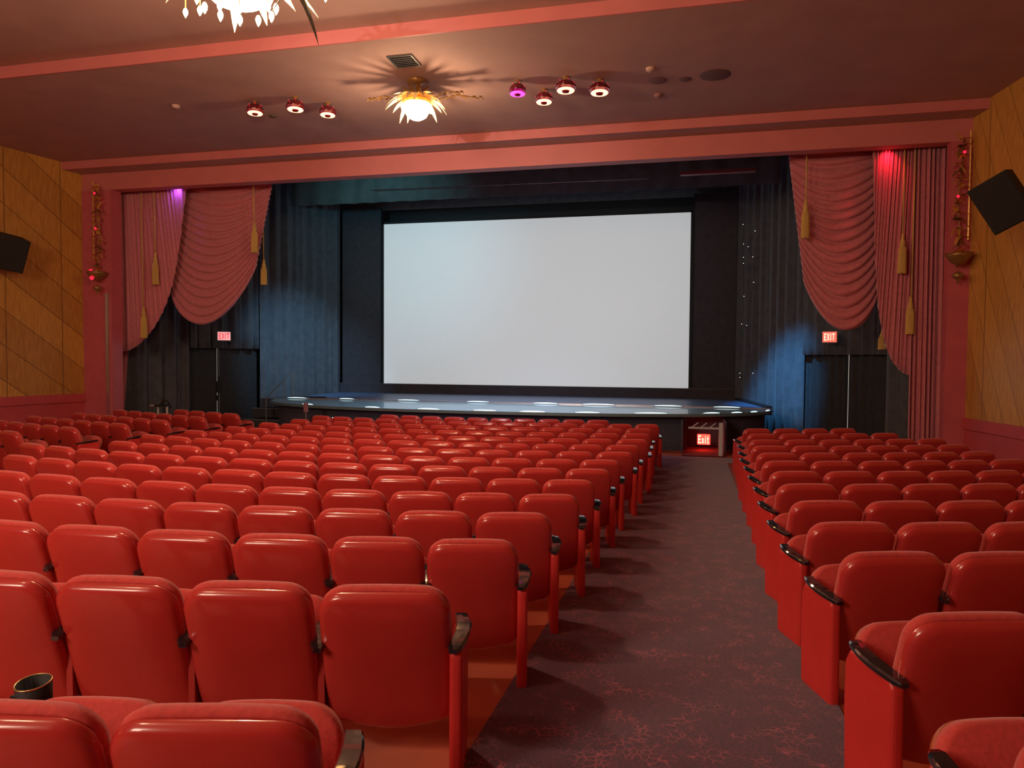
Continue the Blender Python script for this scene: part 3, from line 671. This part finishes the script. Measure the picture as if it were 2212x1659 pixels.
# ---------------------------------------------------------------- small red glass ceiling lamps
def red_lamp(px, py, lab, glow, r, grp):
    d = ray(px, py); z = CZ+4.2; k = (z-CZ)/d.z; P = Vector((d.x*k, d.y*k, z))
    t = thing('ceiling_lamp', P, lab, 'lamp', grp); h = Z2-z
    MB().tube([(0, 0, .14), (0, 0, h)], .012, 6).lathe([(.001, h), (.05, h), (.05, h-.02), (.01, h-.03)], 12).build('stem', OLDGOLD, t)
    shade = MB().lathe([(.03, .17), (r*.6, .15), (r*.92, .10), (r, .05), (r*.96, .045), (r*.5, .12), (.03, .15)], 24).build('glass_shade', REDGLASS, t, smooth=True)
    pr = [(r*.62+.034*math.cos(a), .008+.018*math.sin(a)) for a in [2*PI*i/8 for i in range(9)]]
    MB().lathe(pr, 26).build('glowing_tube', glow, t, smooth=True)
    MB().lathe([(.001, -.03), (r*.3, -.02), (r*.42, .02), (r*.2, .06), (.001, .07)], 16).build('hub', REDGLASS, t, smooth=True)
    for k in range(10):
        a = 2*PI*k/10+.2; rr = r*(.93 if k % 2 else .7); zz = .09 if k % 2 else .15; q = .007
        MB().lathe([(.001, -q), (q, 0), (.001, q)], 6, (rr*math.cos(a), rr*math.sin(a), zz)).build('pinpoint_light', REDBULB, shade)
for px, py, lab, g_, r in ((551, 246, 'red glass ceiling lamp, farthest left of the chandelier', GLOWRING, .15), (638, 238, 'red glass ceiling lamp, middle one of three left of the chandelier', GLOWRING, .16),
                           (708, 250, 'red glass ceiling lamp, nearest on the left of the chandelier', GLOWRING, .15), (1118, 204, 'magenta glowing ceiling lamp, nearest on the right of the chandelier', GLOWMAG, .14),
                           (1175, 222, 'red glass ceiling lamp, lowest of the four right of the chandelier', GLOWRING, .15), (1222, 197, 'red glass ceiling lamp between the lowest and the rightmost lamp', GLOWRING, .17),
                           (1295, 202, 'red glass ceiling lamp, rightmost of all', GLOWRING, .17)):
    red_lamp(px, py, lab, g_, r, 'red glass ceiling lamps')
def ceil_item(name, px, py, zc, lab, cat, prof, material, n=20, sq=1.0):
    d = ray(px, py); k = (zc-CZ)/d.z; o = MB().lathe(prof, n).build(name, material, smooth=True); o.location = (d.x*k, d.y*k, zc); o.scale = (1, sq, 1)
    return tag(o, lab, cat)
d = ray(873, 131); k = (Z2-CZ)/d.z
t = thing('ceiling_vent', (d.x*k, d.y*k, Z2), 'square dark ceiling vent just above the glowing chandelier', 'vent')
MB().box(-.2, .2, -.2, .2, -.02, 0).build('frame', mat('grey_vent_metal', (.09, .1, .09), .5), t)
m = MB()
for i in range(6): m.box(-.17, .17, -.17+i*.06, -.15+i*.06, -.035, -.018)
m.build('slat', BLACK, t)
flat = [(.001, -.01), (.13, -.01), (.15, 0)]
DK = mat('dark_brown_grille', (.16, .09, .075), .7)
ceil_item('ceiling_grille', 1545, 162, Z2, 'wide round dark grille on the ceiling right of the red lamps', 'vent', [(.001, -.012), (.2, -.012), (.24, 0)], DK)
ceil_item('ceiling_grille', 1480, 171, Z2, 'small round dark grille on the ceiling, beside the wide one', 'vent', [(.001, -.012), (.08, -.012), (.1, 0)], DK)
ceil_item('ceiling_grille', 1421, 174, Z2, 'faint round brown ceiling patch below the small detector', 'vent', flat, mat('brown_grille', (.25, .14, .115), .7))
ceil_item('smoke_detector', 1405, 147, Z2, 'small pale smoke detector on the ceiling right of the red lamps', 'detector', [(.001, -.05), (.05, -.05), (.07, -.02), (.07, 0)], mat('cream_plastic', (.6, .42, .33), .5))
ceil_item('smoke_detector', 1422, 204, Z2, 'second small brown ceiling detector, lower in the photo', 'detector', [(.001, -.05), (.05, -.05), (.07, -.02), (.07, 0)], mat('tan_plastic', (.3, .16, .13), .5))
ceil_item('smoke_detector', 380, 228, Z2, 'small pale ceiling detector far left of the chandelier', 'detector', [(.001, -.05), (.05, -.05), (.07, -.02), (.07, 0)], MT['cream_plastic'])
ceil_item('ceiling_grille', 590, 250, Z2, 'faint dark spot grille between the left red lamps', 'vent', [(.001, -.02), (.07, -.02), (.08, 0)], mat('olive_grille', (.16, .14, .06), .7))

# ---------------------------------------------------------------- wall speakers
def speaker(P, rot, w_, h_, d_, lab, s):
    t = thing('wall_speaker', P, lab, 'speaker', 'black surround speakers on the walls')
    M = Matrix.Rotation(rot[2], 4, 'Z') @ Matrix.Rotation(rot[0], 4, 'X') @ Matrix.Rotation(rot[1], 4, 'Y')
    m = MB(); f = .72
    vs = [Vector((sx*w_/2*(1 if y < 0 else f), y, sz*h_/2*(1 if y < 0 else .9))) for y in (-d_/2, d_/2) for sz in (-1, 1) for sx in (-1, 1)]
    vs = [M @ v for v in vs]
    m.add(vs, [(0, 1, 3, 2), (4, 6, 7, 5), (0, 4, 5, 1), (2, 3, 7, 6), (0, 2, 6, 4), (1, 5, 7, 3)])
    m.build('cabinet', SPK, t, bevel=.012)
    MB().box(-w_/2+.02, w_/2-.02, -d_/2-.012, -d_/2, -h_/2+.02, h_/2-.02, M).build('grille', mat('black_speaker_cloth', (.02, .018, .016), .9, noise=.3, scale=90), t)
    b = Vector((s*(.42), .1, .04)); MB().tube([M @ Vector((0, d_/2-.02, .0)), b], .03, 8).box(b.x-.02, b.x+.02, b.y-.09, b.y+.09, -.1, .16).build('bracket', BLACK, t)
PR = at(2172, 432, 11.6)
speaker(PR, (.35, -.42, math.radians(-38)), .56, .74, .42, 'black speaker on a bracket high on the right wooden wall', 1)
PL = at(12, 541, 12.3)
speaker(PL, (.30, .2, math.radians(52)), .72, .70, .6, 'black speaker high on the left wooden wall', -1)

# ---------------------------------------------------------------- stairs, stands and bits by the stage
STEP = mat('charcoal_stair_carpet', (.05, .05, .058), .9); NOSE = mat('grey_stair_nosing', (.2, .22, .24), .4)
t = thing('stage_stairs', (-11.35, 18.6, ZF), 'dark stairs with handrail climbing to the left end of the stage', 'stairs')
for i, (z, y0) in enumerate(((CZ-1.76, 17.9), (CZ-1.47, 18.25), (CZ-1.2, 18.6))):
    MB().box(-.75+.05*i, .62, y0-18.6, .95, (z-.27 if i else ZF)-ZF, z-ZF-.02).build('step', STEP, t)
    MB().box(-.75+.05*i, .62, y0-18.62, y0-18.57, z-ZF-.02, z-ZF).build('step_nosing', NOSE, t)
a = at(575, 862, 17.6)-Vector(t.location); b = at(633, 800, 18.9)-Vector(t.location)
RAIL = mat('dark_steel_rail', (.16, .17, .18), .4, metal=.6)
MB().tube([a, b], .02, 8).tube([b, (b.x, b.y, ZS-ZF-.1)], .018, 8).tube([a, (a.x, a.y, 0)], .018, 8).tube([a.lerp(b, .65), (a.lerp(b, .65).x, a.lerp(b, .65).y, .4)], .014, 8).build('handrail', RAIL, t)
P = at(661, 905, 15.05)
t = thing('floor_stand', (P.x, 15.05, fz(15)), 'thin upright stand with a rosy top before the stage stairs', 'stand')
hh = CZ-1.15-fz(15)
MB().tube([(0, 0, .02), (0, 0, hh-.12)], .016, 8).lathe([(.001, .02), (.14, .02), (.15, .0)], 16).build('pole', CHROME, t)
MB().box(-.055, .055, -.03, .03, hh-.14, hh+.08).build('head', mat('dusty_rose_plastic', (.3, .13, .15), .5), t, bevel=.02)
P = at(692, 900, 15.4)
t = thing('equipment_case', (P.x, 15.6, fz(15)), 'low black equipment with small white lights under the stage lip', 'equipment')
MB().box(-.3, .42, -.14, .14, 0, .62).build('case', BLACK, t, bevel=.02)
for px, py in ((675, 879), (679, 883), (693, 879), (700, 886), (717, 886), (684, 888)):
    q = at(px, py, 15.42)-Vector(t.location); MB().lathe([(.001, -.014), (.014, 0), (.001, .014)], 8, (q.x, -.15, min(.6, q.z))).build('indicator_light', STAR, t)
P = at(351, 900, 14.9)
t = thing('folding_stand', (P.x, 14.9, fz(15)), 'small black stand with two pale legs behind the left seats', 'stand')
PALE = mat('pale_metal_leg', (.75, .7, .6), .35, metal=.3)
zt = at(351, 878, 14.9).z-fz(15)
MB().tube([(-.13, 0, 0), (-.12, 0, zt)], .022, 8).build('leg', PALE, t)
MB().tube([(.14, 0, 0), (.13, 0, zt)], .022, 8).build('leg', PALE, t)
MB().box(-.15, .15, -.1, .12, zt, zt+.04).build('tray', BLACK, t)
MB().tube([(-.13, .1, zt+.03), (-.06, .1, zt+.13), (.06, .1, zt+.13), (.14, .1, zt+.03), (.17, .1, zt-.04)], .018, 8).build('handle', BLACKPL, t, smooth=True)
MB().box(-.32, -.18, -.05, .05, zt+.01, zt+.03).tube([(-.2, 0, zt+.02), (-.12, 0, zt+.02)], .01, 6).build('side_shelf', PALE, t)

# ---------------------------------------------------------------- theatre seats
PW, H0, H1 = .525, .195, .80        # back width, lower and upper edge heights
def outline(w_, h_, rt, rb, sag, n=7):
    pts = []
    for cx, cz, r, a0 in ((w_/2-rt, h_-rt, rt, 0), (-w_/2+rt, h_-rt, rt, PI/2), (-w_/2+rb, rb, rb, PI), (w_/2-rb, rb, rb, 1.5*PI)):
        for i in range(n+1): a = a0+PI/2*i/n; pts.append((cx+r*math.cos(a), cz+r*math.sin(a)))
        if cz == h_-rt and cx > 0:
            for q in (.33, .0, -.33): pts.append(((w_/2-rt)*q*2, h_+.004*(1-(q*2)**2)))
        if cz == rb and cx < 0:
            for q in (-.8, -.5, -.2, .2, .5, .8): pts.append(((w_/2-rb)*q, -sag*(1-q*q)))
    return pts
def pillow(pts, rings, c):
    # rings: (scale, depth); builds a closed skin between first and last ring centres
    m = MB(); n = len(pts); vs = []; cx, cz = c
    wmx = max(abs(p[0]) for p in pts); hmx = max(abs(p[1]-cz) for p in pts)
    for sx, dpt in rings:
        k = (1-sx)*.16
        for x, z in pts:
            X = x*(1-k/wmx) if sx > .75 else x*sx; Z = cz+(z-cz)*((1-k/hmx) if sx > .75 else sx)
            vs.append((X, dpt-.012*(1-(X/wmx)**2) if dpt < .02 else dpt, Z))
    fs = [(i*n+j, (i+1)*n+j, (i+1)*n+(j+1) % n, i*n+(j+1) % n) for i in range(len(rings)-1) for j in range(n)]
    fs += [tuple(range(n)), tuple((len(rings)-1)*n+j for j in range(n-1, -1, -1))]
    return m.add(vs, fs)
hB = .636
tilt = math.atan2(.19, H1-H0)
def place(m, M): m.v = [tuple(M @ Vector(v)) for v in m.v]; return m
MBk = Matrix.Translation((0, .19, H0)) @ Matrix.Rotation(tilt, 4, 'X')
o1 = outline(PW, hB, .10, .07, .035)
shell = place(pillow(o1, [(.3, -.030), (.6, -.026), (.80, -.020), (.92, -.013), (.97, -.004), (1.0, .008), (1.0, .018), (.97, .024)], (0, hB/2)), MBk)
o2 = outline(PW-.012, hB-.03, .10, .07, .02)
cush = place(pillow([(x, z+.036) for x, z in o2], [(.95, .022), (1.0, .032), (1.0, .050), (.95, .070), (.86, .082), (.6, .088), (.3, .09)], (0, hB/2)), MBk)
me_shell = shell.mesh('backrest', VINYL, True); me_cush = cush.mesh('back_cushion', FABRIC, True)
# tipped-up seat
MSt = Matrix.Translation((0, .27, .315)) @ Matrix.Rotation(-.36, 4, 'X')
o3 = outline(PW-.05, .37, .12, .06, .0)
sc_ = place(pillow(o3, [(.5, .021), (.9, .024), (.97, .030), (1.0, .045), (1.0, .075), (.96, .085)], (0, .19)), MSt)
pan = place(pillow(o3, [(.96, .086), (.98, .10), (.9, .112), (.5, .118)], (0, .19)), MSt)
me_seat = sc_.mesh('seat_cushion', FABRIC, True); me_pan = pan.mesh('seat_pan', PANMETAL, True)
# armrest: bowed tapering pad
def arm_mesh():
    # flat-topped pad that bows outward and droops at the back
    m = MB(); n = 14; vs = []; L0, L1 = .02, .37
    sec = [(-.78, 1), (0, 1.04), (.78, 1), (1, .55), (.92, -.6), (.6, -1), (-.6, -1), (-.92, -.6), (-1, .55)]; k = len(sec)
    for i in range(n+1):
        t = i/n; y = L0+(L1-L0)*t; w_ = .035*(1-.0*t)*(1 if 0 < i < n else .62)*(.72+.28*math.sin(PI*min(1, t*.8+.1))); h_ = .015*(1 if 0 < i < n else .6)
        bow = .030*math.sin(PI*t*.95)-.012; z = .592-.03*(1-t)**2.2
        for c, q in sec: vs.append((bow+w_*c, y, z+h_*q))
    fs = [(i*k+j, (i+1)*k+j, (i+1)*k+(j+1) % k, i*k+(j+1) % k) for i in range(n) for j in range(k)]
    fs += [tuple(range(k)), tuple(n*k+j for j in range(k-1, -1, -1))]
    return m.add(vs, fs).mesh('armrest', BLACKPL, False)
me_arm = arm_mesh()
m = MB(); m.box(-.014, .014, .12, .34, .0, .575); m.box(-.03, .03, .10, .38, 0, .02); me_leg = m.mesh('support_leg', REDMETAL)
def endpanel_mesh():
    m = MB(); prof = [(.03, 0), (.37, 0), (.385, .35), (.38, .52), (.345, .575), (.06, .575), (.035, .54)]
    n = len(prof); vs = [(x, y, z) for x in (-.028, .028) for y, z in prof]
    return m.add(vs, [tuple(range(n-1, -1, -1)), tuple(range(n, 2*n))]+[(i, (i+1) % n, n+(i+1) % n, n+i) for i in range(n)]).mesh('end_panel', PANEL)
me_end = endpanel_mesh()

def ob(name, me, parent, x=0.0, sx=1.0, bev=0):
    o = bpy.data.objects.new(name, me); C.objects.link(o); o.parent = parent; o.location = (x, 0, 0); o.scale = (sx, 1, 1)
    if bev: b_ = o.modifiers.new('bevel', 'BEVEL'); b_.width = bev; b_.segments = 3; b_.limit_method = 'ANGLE'
    return o
SEATS = {"R0":[[-1.16,1.56,13.6],[-1.71,1.44,11.1],[-2.26,1.34,8.7]],"R1":[[-1.17,2.66,13.5],[-1.72,2.54,11.1],[-2.27,2.45,8.7],[-2.82,2.37,6.3]],"R2":[[-1.1,3.67,13.8],[-1.61,3.56,11.6],[-2.14,3.46,9.3],[-2.69,3.38,6.9],[-3.25,3.33,4.4],[-3.83,3.3,1.9]],"R3":[[-1.09,4.58,13.9],[-1.61,4.46,11.6],[-2.14,4.36,9.2],[-2.68,4.28,6.9],[-3.23,4.23,4.5],[-3.78,4.2,2.1],[-4.34,4.19,-0.3],[-4.91,4.2,-2.8]],"R4":[[-1.02,5.48,14.2],[-1.51,5.37,12.0],[-2.01,5.27,9.8],[-2.54,5.19,7.5],[-3.08,5.13,5.2],[-3.63,5.09,2.8],[-4.2,5.08,0.3],[-4.78,5.09,-2.2],[-5.37,5.12,-4.8],[-5.95,5.18,-7.3]],"R5":[[-1.01,6.39,14.3],[-1.5,6.28,12.1],[-2.01,6.18,9.8],[-2.53,6.1,7.5],[-3.06,6.04,5.2],[-3.6,6.0,2.9],[-4.15,5.99,0.5],[-4.72,5.99,-2.0],[-5.29,6.02,-4.4],[-5.86,6.08,-6.9],[-6.45,6.17,-9.5],[-7.03,6.28,-12.1]],"R6":[[-0.95,7.27,14.5],[-1.43,7.16,12.4],[-1.92,7.06,10.2],[-2.43,6.98,8.0],[-2.96,6.92,5.7],[-3.49,6.87,3.3],[-4.04,6.85,1.0],[-4.59,6.86,-1.4],[-5.16,6.88,-3.9],[-5.74,6.93,-6.4],[-6.32,7.01,-8.9],[-6.91,7.12,-11.5],[-7.5,7.25,-14.2],[-8.1,7.42,-16.8]],"R7":[[-0.93,8.14,14.6],[-1.41,8.02,12.5],[-1.91,7.92,10.3],[-2.41,7.84,8.1],[-2.93,7.77,5.8],[-3.45,7.73,3.5],[-3.99,7.71,1.2],[-4.53,7.71,-1.1],[-5.07,7.73,-3.5],[-5.63,7.78,-5.9],[-6.18,7.85,-8.3],[-6.74,7.94,-10.8],[-7.31,8.06,-13.3]],"R8":[[-0.85,9.04,15.0],[-1.34,8.92,12.8],[-1.84,8.82,10.5],[-2.35,8.73,8.3],[-2.86,8.67,6.1],[-3.38,8.62,3.8],[-3.91,8.6,1.5],[-4.44,8.6,-0.8],[-4.97,8.61,-3.1],[-5.51,8.65,-5.4],[-6.05,8.71,-7.7],[-6.59,8.8,-10.1],[-7.13,8.91,-12.5],[-7.67,9.04,-14.9]],"R9":[[-0.83,9.93,15.1],[-1.32,9.81,12.9],[-1.82,9.71,10.7],[-2.32,9.62,8.4],[-2.84,9.55,6.2],[-3.36,9.51,3.9],[-3.88,9.48,1.7],[-4.41,9.48,-0.6],[-4.94,9.49,-2.9],[-5.47,9.53,-5.2],[-6.0,9.59,-7.6],[-6.54,9.67,-9.9],[-7.07,9.78,-12.3],[-7.61,9.91,-14.6]],"R10":[[-0.76,10.82,15.4],[-1.26,10.69,13.1],[-1.76,10.58,10.9],[-2.27,10.5,8.7],[-2.78,10.43,6.4],[-3.3,10.38,4.2],[-3.81,10.35,2.0],[-4.33,10.34,-0.3],[-4.85,10.36,-2.5],[-5.37,10.39,-4.8],[-5.89,10.44,-7.1],[-6.41,10.52,-9.3],[-6.93,10.61,-11.6],[-7.44,10.73,-13.9]],"R11":[[-0.77,11.74,15.3],[-1.26,11.61,13.1],[-1.77,11.51,10.9],[-2.28,11.42,8.6],[-2.79,11.35,6.4],[-3.3,11.31,4.2],[-3.81,11.28,2.0],[-4.33,11.27,-0.3],[-4.84,11.28,-2.5],[-5.35,11.31,-4.7],[-5.86,11.37,-6.9],[-6.37,11.44,-9.2],[-6.88,11.53,-11.4],[-7.38,11.64,-13.6]],"R12":[[-0.78,12.61,15.3],[-1.27,12.49,13.1],[-1.76,12.39,10.9],[-2.25,12.3,8.8],[-2.75,12.23,6.6],[-3.25,12.19,4.4],[-3.75,12.16,2.2],[-4.25,12.15,0.1],[-4.75,12.16,-2.1],[-5.25,12.18,-4.3],[-5.75,12.23,-6.5],[-6.25,12.3,-8.6],[-6.74,12.38,-10.8],[-7.24,12.48,-13.0]],"R13":[[-0.69,13.52,15.7],[-1.17,13.39,13.5],[-1.67,13.28,11.3],[-2.17,13.19,9.1],[-2.67,13.12,6.9],[-3.17,13.07,4.7],[-3.68,13.04,2.5],[-4.2,13.03,0.3],[-4.71,13.03,-1.9],[-5.22,13.06,-4.2],[-5.74,13.11,-6.4],[-6.25,13.18,-8.6],[-6.76,13.26,-10.9],[-7.27,13.37,-13.1]],"R14":[[-1.68,14.16,11.3],[-2.15,14.07,9.2],[-2.63,14.0,7.1],[-3.12,13.95,5.0],[-3.6,13.92,2.9],[-4.09,13.9,0.7],[-4.58,13.91,-1.4],[-5.08,13.93,-3.5],[-5.57,13.97,-5.7],[-6.06,14.03,-7.8]],"S1":[[1.09,2.02,17.0]],"S2":[[1.08,2.97,17.0],[1.62,3.14,18.8]],"S3":[[1.08,4.07,17.0],[1.64,4.25,18.9],[2.16,4.44,20.6]],"S4":[[1.06,4.96,16.9],[1.63,5.14,18.8],[2.19,5.34,20.7],[2.7,5.54,22.4]],"S5":[[1.07,5.88,17.0],[1.64,6.06,18.8],[2.2,6.27,20.7],[2.75,6.49,22.6]],"S6":[[1.09,6.87,17.1],[1.66,7.05,18.9],[2.21,7.25,20.8],[2.76,7.47,22.6],[3.3,7.7,24.5]],"S7":[[1.12,7.82,17.1],[1.67,8.0,19.0],[2.22,8.2,20.8],[2.75,8.41,22.6],[3.28,8.64,24.4],[3.81,8.89,26.2]],"S8":[[1.14,8.76,17.2],[1.69,8.94,19.0],[2.24,9.14,20.8],[2.78,9.36,22.7],[3.31,9.59,24.5],[3.83,9.84,26.3]],"S9":[[1.15,9.64,17.2],[1.69,9.82,19.0],[2.23,10.01,20.8],[2.75,10.22,22.6],[3.28,10.45,24.4],[3.79,10.69,26.2]],"S10":[[1.16,10.52,17.3],[1.7,10.7,19.0],[2.23,10.89,20.8],[2.75,11.1,22.6],[3.27,11.32,24.4],[3.78,11.56,26.1]],"S11":[[1.19,11.39,17.4],[1.71,11.57,19.1],[2.23,11.75,20.8],[2.75,11.96,22.6],[3.25,12.18,24.3],[3.75,12.41,26.0]],"S12":[[1.23,12.34,17.5],[1.74,12.51,19.2],[2.25,12.69,20.9],[2.75,12.89,22.6],[3.25,13.11,24.3]],"S13":[[1.23,13.24,17.5],[1.74,13.41,19.2],[2.24,13.59,20.9],[2.74,13.79,22.6]],"L1":[[-10.05,8.84,-18.0],[-10.59,9.02,-18.0]],"L2":[[-9.89,9.74,-18.0],[-10.44,9.92,-18.0],[-10.99,10.09,-18.0],[-11.54,10.27,-18.0],[-12.08,10.45,-18.0]],"L3":[[-9.71,10.63,-17.0],[-10.25,10.8,-17.0],[-10.8,10.97,-17.0],[-11.34,11.13,-17.0],[-11.89,11.3,-17.0],[-12.43,11.47,-17.0]],"L4":[[-9.63,11.54,-18.5],[-10.17,11.72,-18.5],[-10.71,11.9,-18.5],[-11.25,12.08,-18.5],[-11.79,12.26,-18.5],[-12.33,12.44,-18.5]],"L5":[[-9.51,12.45,-20.0],[-10.05,12.64,-20.0],[-10.58,12.84,-20.0],[-11.12,13.03,-20.0],[-11.65,13.23,-20.0],[-12.19,13.42,-20.0]],"L6":[[-9.37,13.34,-18.5],[-9.91,13.52,-18.5],[-10.45,13.7,-18.5],[-10.99,13.88,-18.5]]}
NTH = ['', 'first', 'second', 'third', 'fourth', 'fifth', 'sixth', 'seventh', 'eighth', 'ninth', 'tenth', 'eleventh', 'twelfth', 'thirteenth', 'fourteenth', 'fifteenth', 'sixteenth']
def rowname(i, n):
    # i counts from the camera; name rows from the nearer end
    if i == 0: return 'nearest row'
    if i < n/2: return NTH[i+1]+' nearest row'
    k = n-1-i
    return 'row nearest the stage' if k == 0 else NTH[k+1]+' row from the stage'
made = {}
for key, seats in SEATS.items():
    blk = key[0]; num = int(key[1:])
    rows = sorted(int(k[1:]) for k in SEATS if k[0] == blk)
    rn = rowname(rows.index(num), len(rows))
    for i, (x, y, a) in enumerate(seats):
        bn = {'R': 'centre block', 'S': 'right block', 'L': 'left block'}[blk]
        ais = {'R': 'right aisle', 'S': 'aisle', 'L': 'left aisle'}[blk]
        pos_ = 'at the %s' % ais if i == 0 else '%s seat from the %s' % (NTH[i+1], ais)
        lab = 'red theatre seat, %s, %s, %s' % (bn, rn, pos_)
        root = thing('theatre_seat', (x, y, fz(y+.15)+(.012 if False else 0)), lab, 'seat', 'red theatre seats in the %s' % bn, math.radians(a))
        # spacing to neighbours sets the scale of the seat across the row
        if len(seats) > 1:
            j = i+1 if i+1 < len(seats) else i-1
            pitch = math.hypot(seats[j][0]-x, seats[j][1]-y)
        else: pitch = .55
        s = min(1.08, max(.9, pitch/.55))
        ob('backrest', me_shell, root, 0, s); ob('back_cushion', me_cush, root, 0, s)
        ob('seat_pan', me_pan, ob('seat_cushion', me_seat, root, 0, s))
        outer = 1 if blk in 'RL' else -1           # aisle side of seat number one
        inner_x = -outer*pitch/2
        lastseat = i == len(seats)-1
        if lastseat and (blk != 'R' or num >= 7): sup = ob('end_panel', me_end, root, inner_x, 1, .02)
        else: sup = ob('support_leg', me_leg, root, inner_x)
        ob('armrest', me_arm, sup, 0, -outer)
        if i == 0:
            sup = ob('end_panel', me_end, root, outer*(pitch/2+.01), 1, .02); ob('armrest', me_arm, sup, 0, outer)

# cup holder between the two nearest seats at the lower left
P = at(75, 1472, 1.92)
t = thing('cup_holder', (P.x, P.y, P.z-.05), 'black cup holder with a thin gold rim at the lower left, behind the nearest seat', 'cup holder')
M = Matrix.Rotation(.12, 4, 'X')
cup = MB().lathe([(.001, -.1), (.042, -.1), (.055, .05), (.051, .05), (.039, -.092), (.001, -.092)], 28); place(cup, M); cup.build('cup', BLACK, t, smooth=True)
rim = MB().lathe([(.0555, .048), (.0565, .051), (.054, .053), (.051, .051)], 28); place(rim, M); rim.build('rim', mat('brass_rim', (.6, .42, .2), .3, metal=.9), t, smooth=True)
MB().box(-.08, -.035, -.02, .02, -.03, .0).build('bracket', BLACK, t)
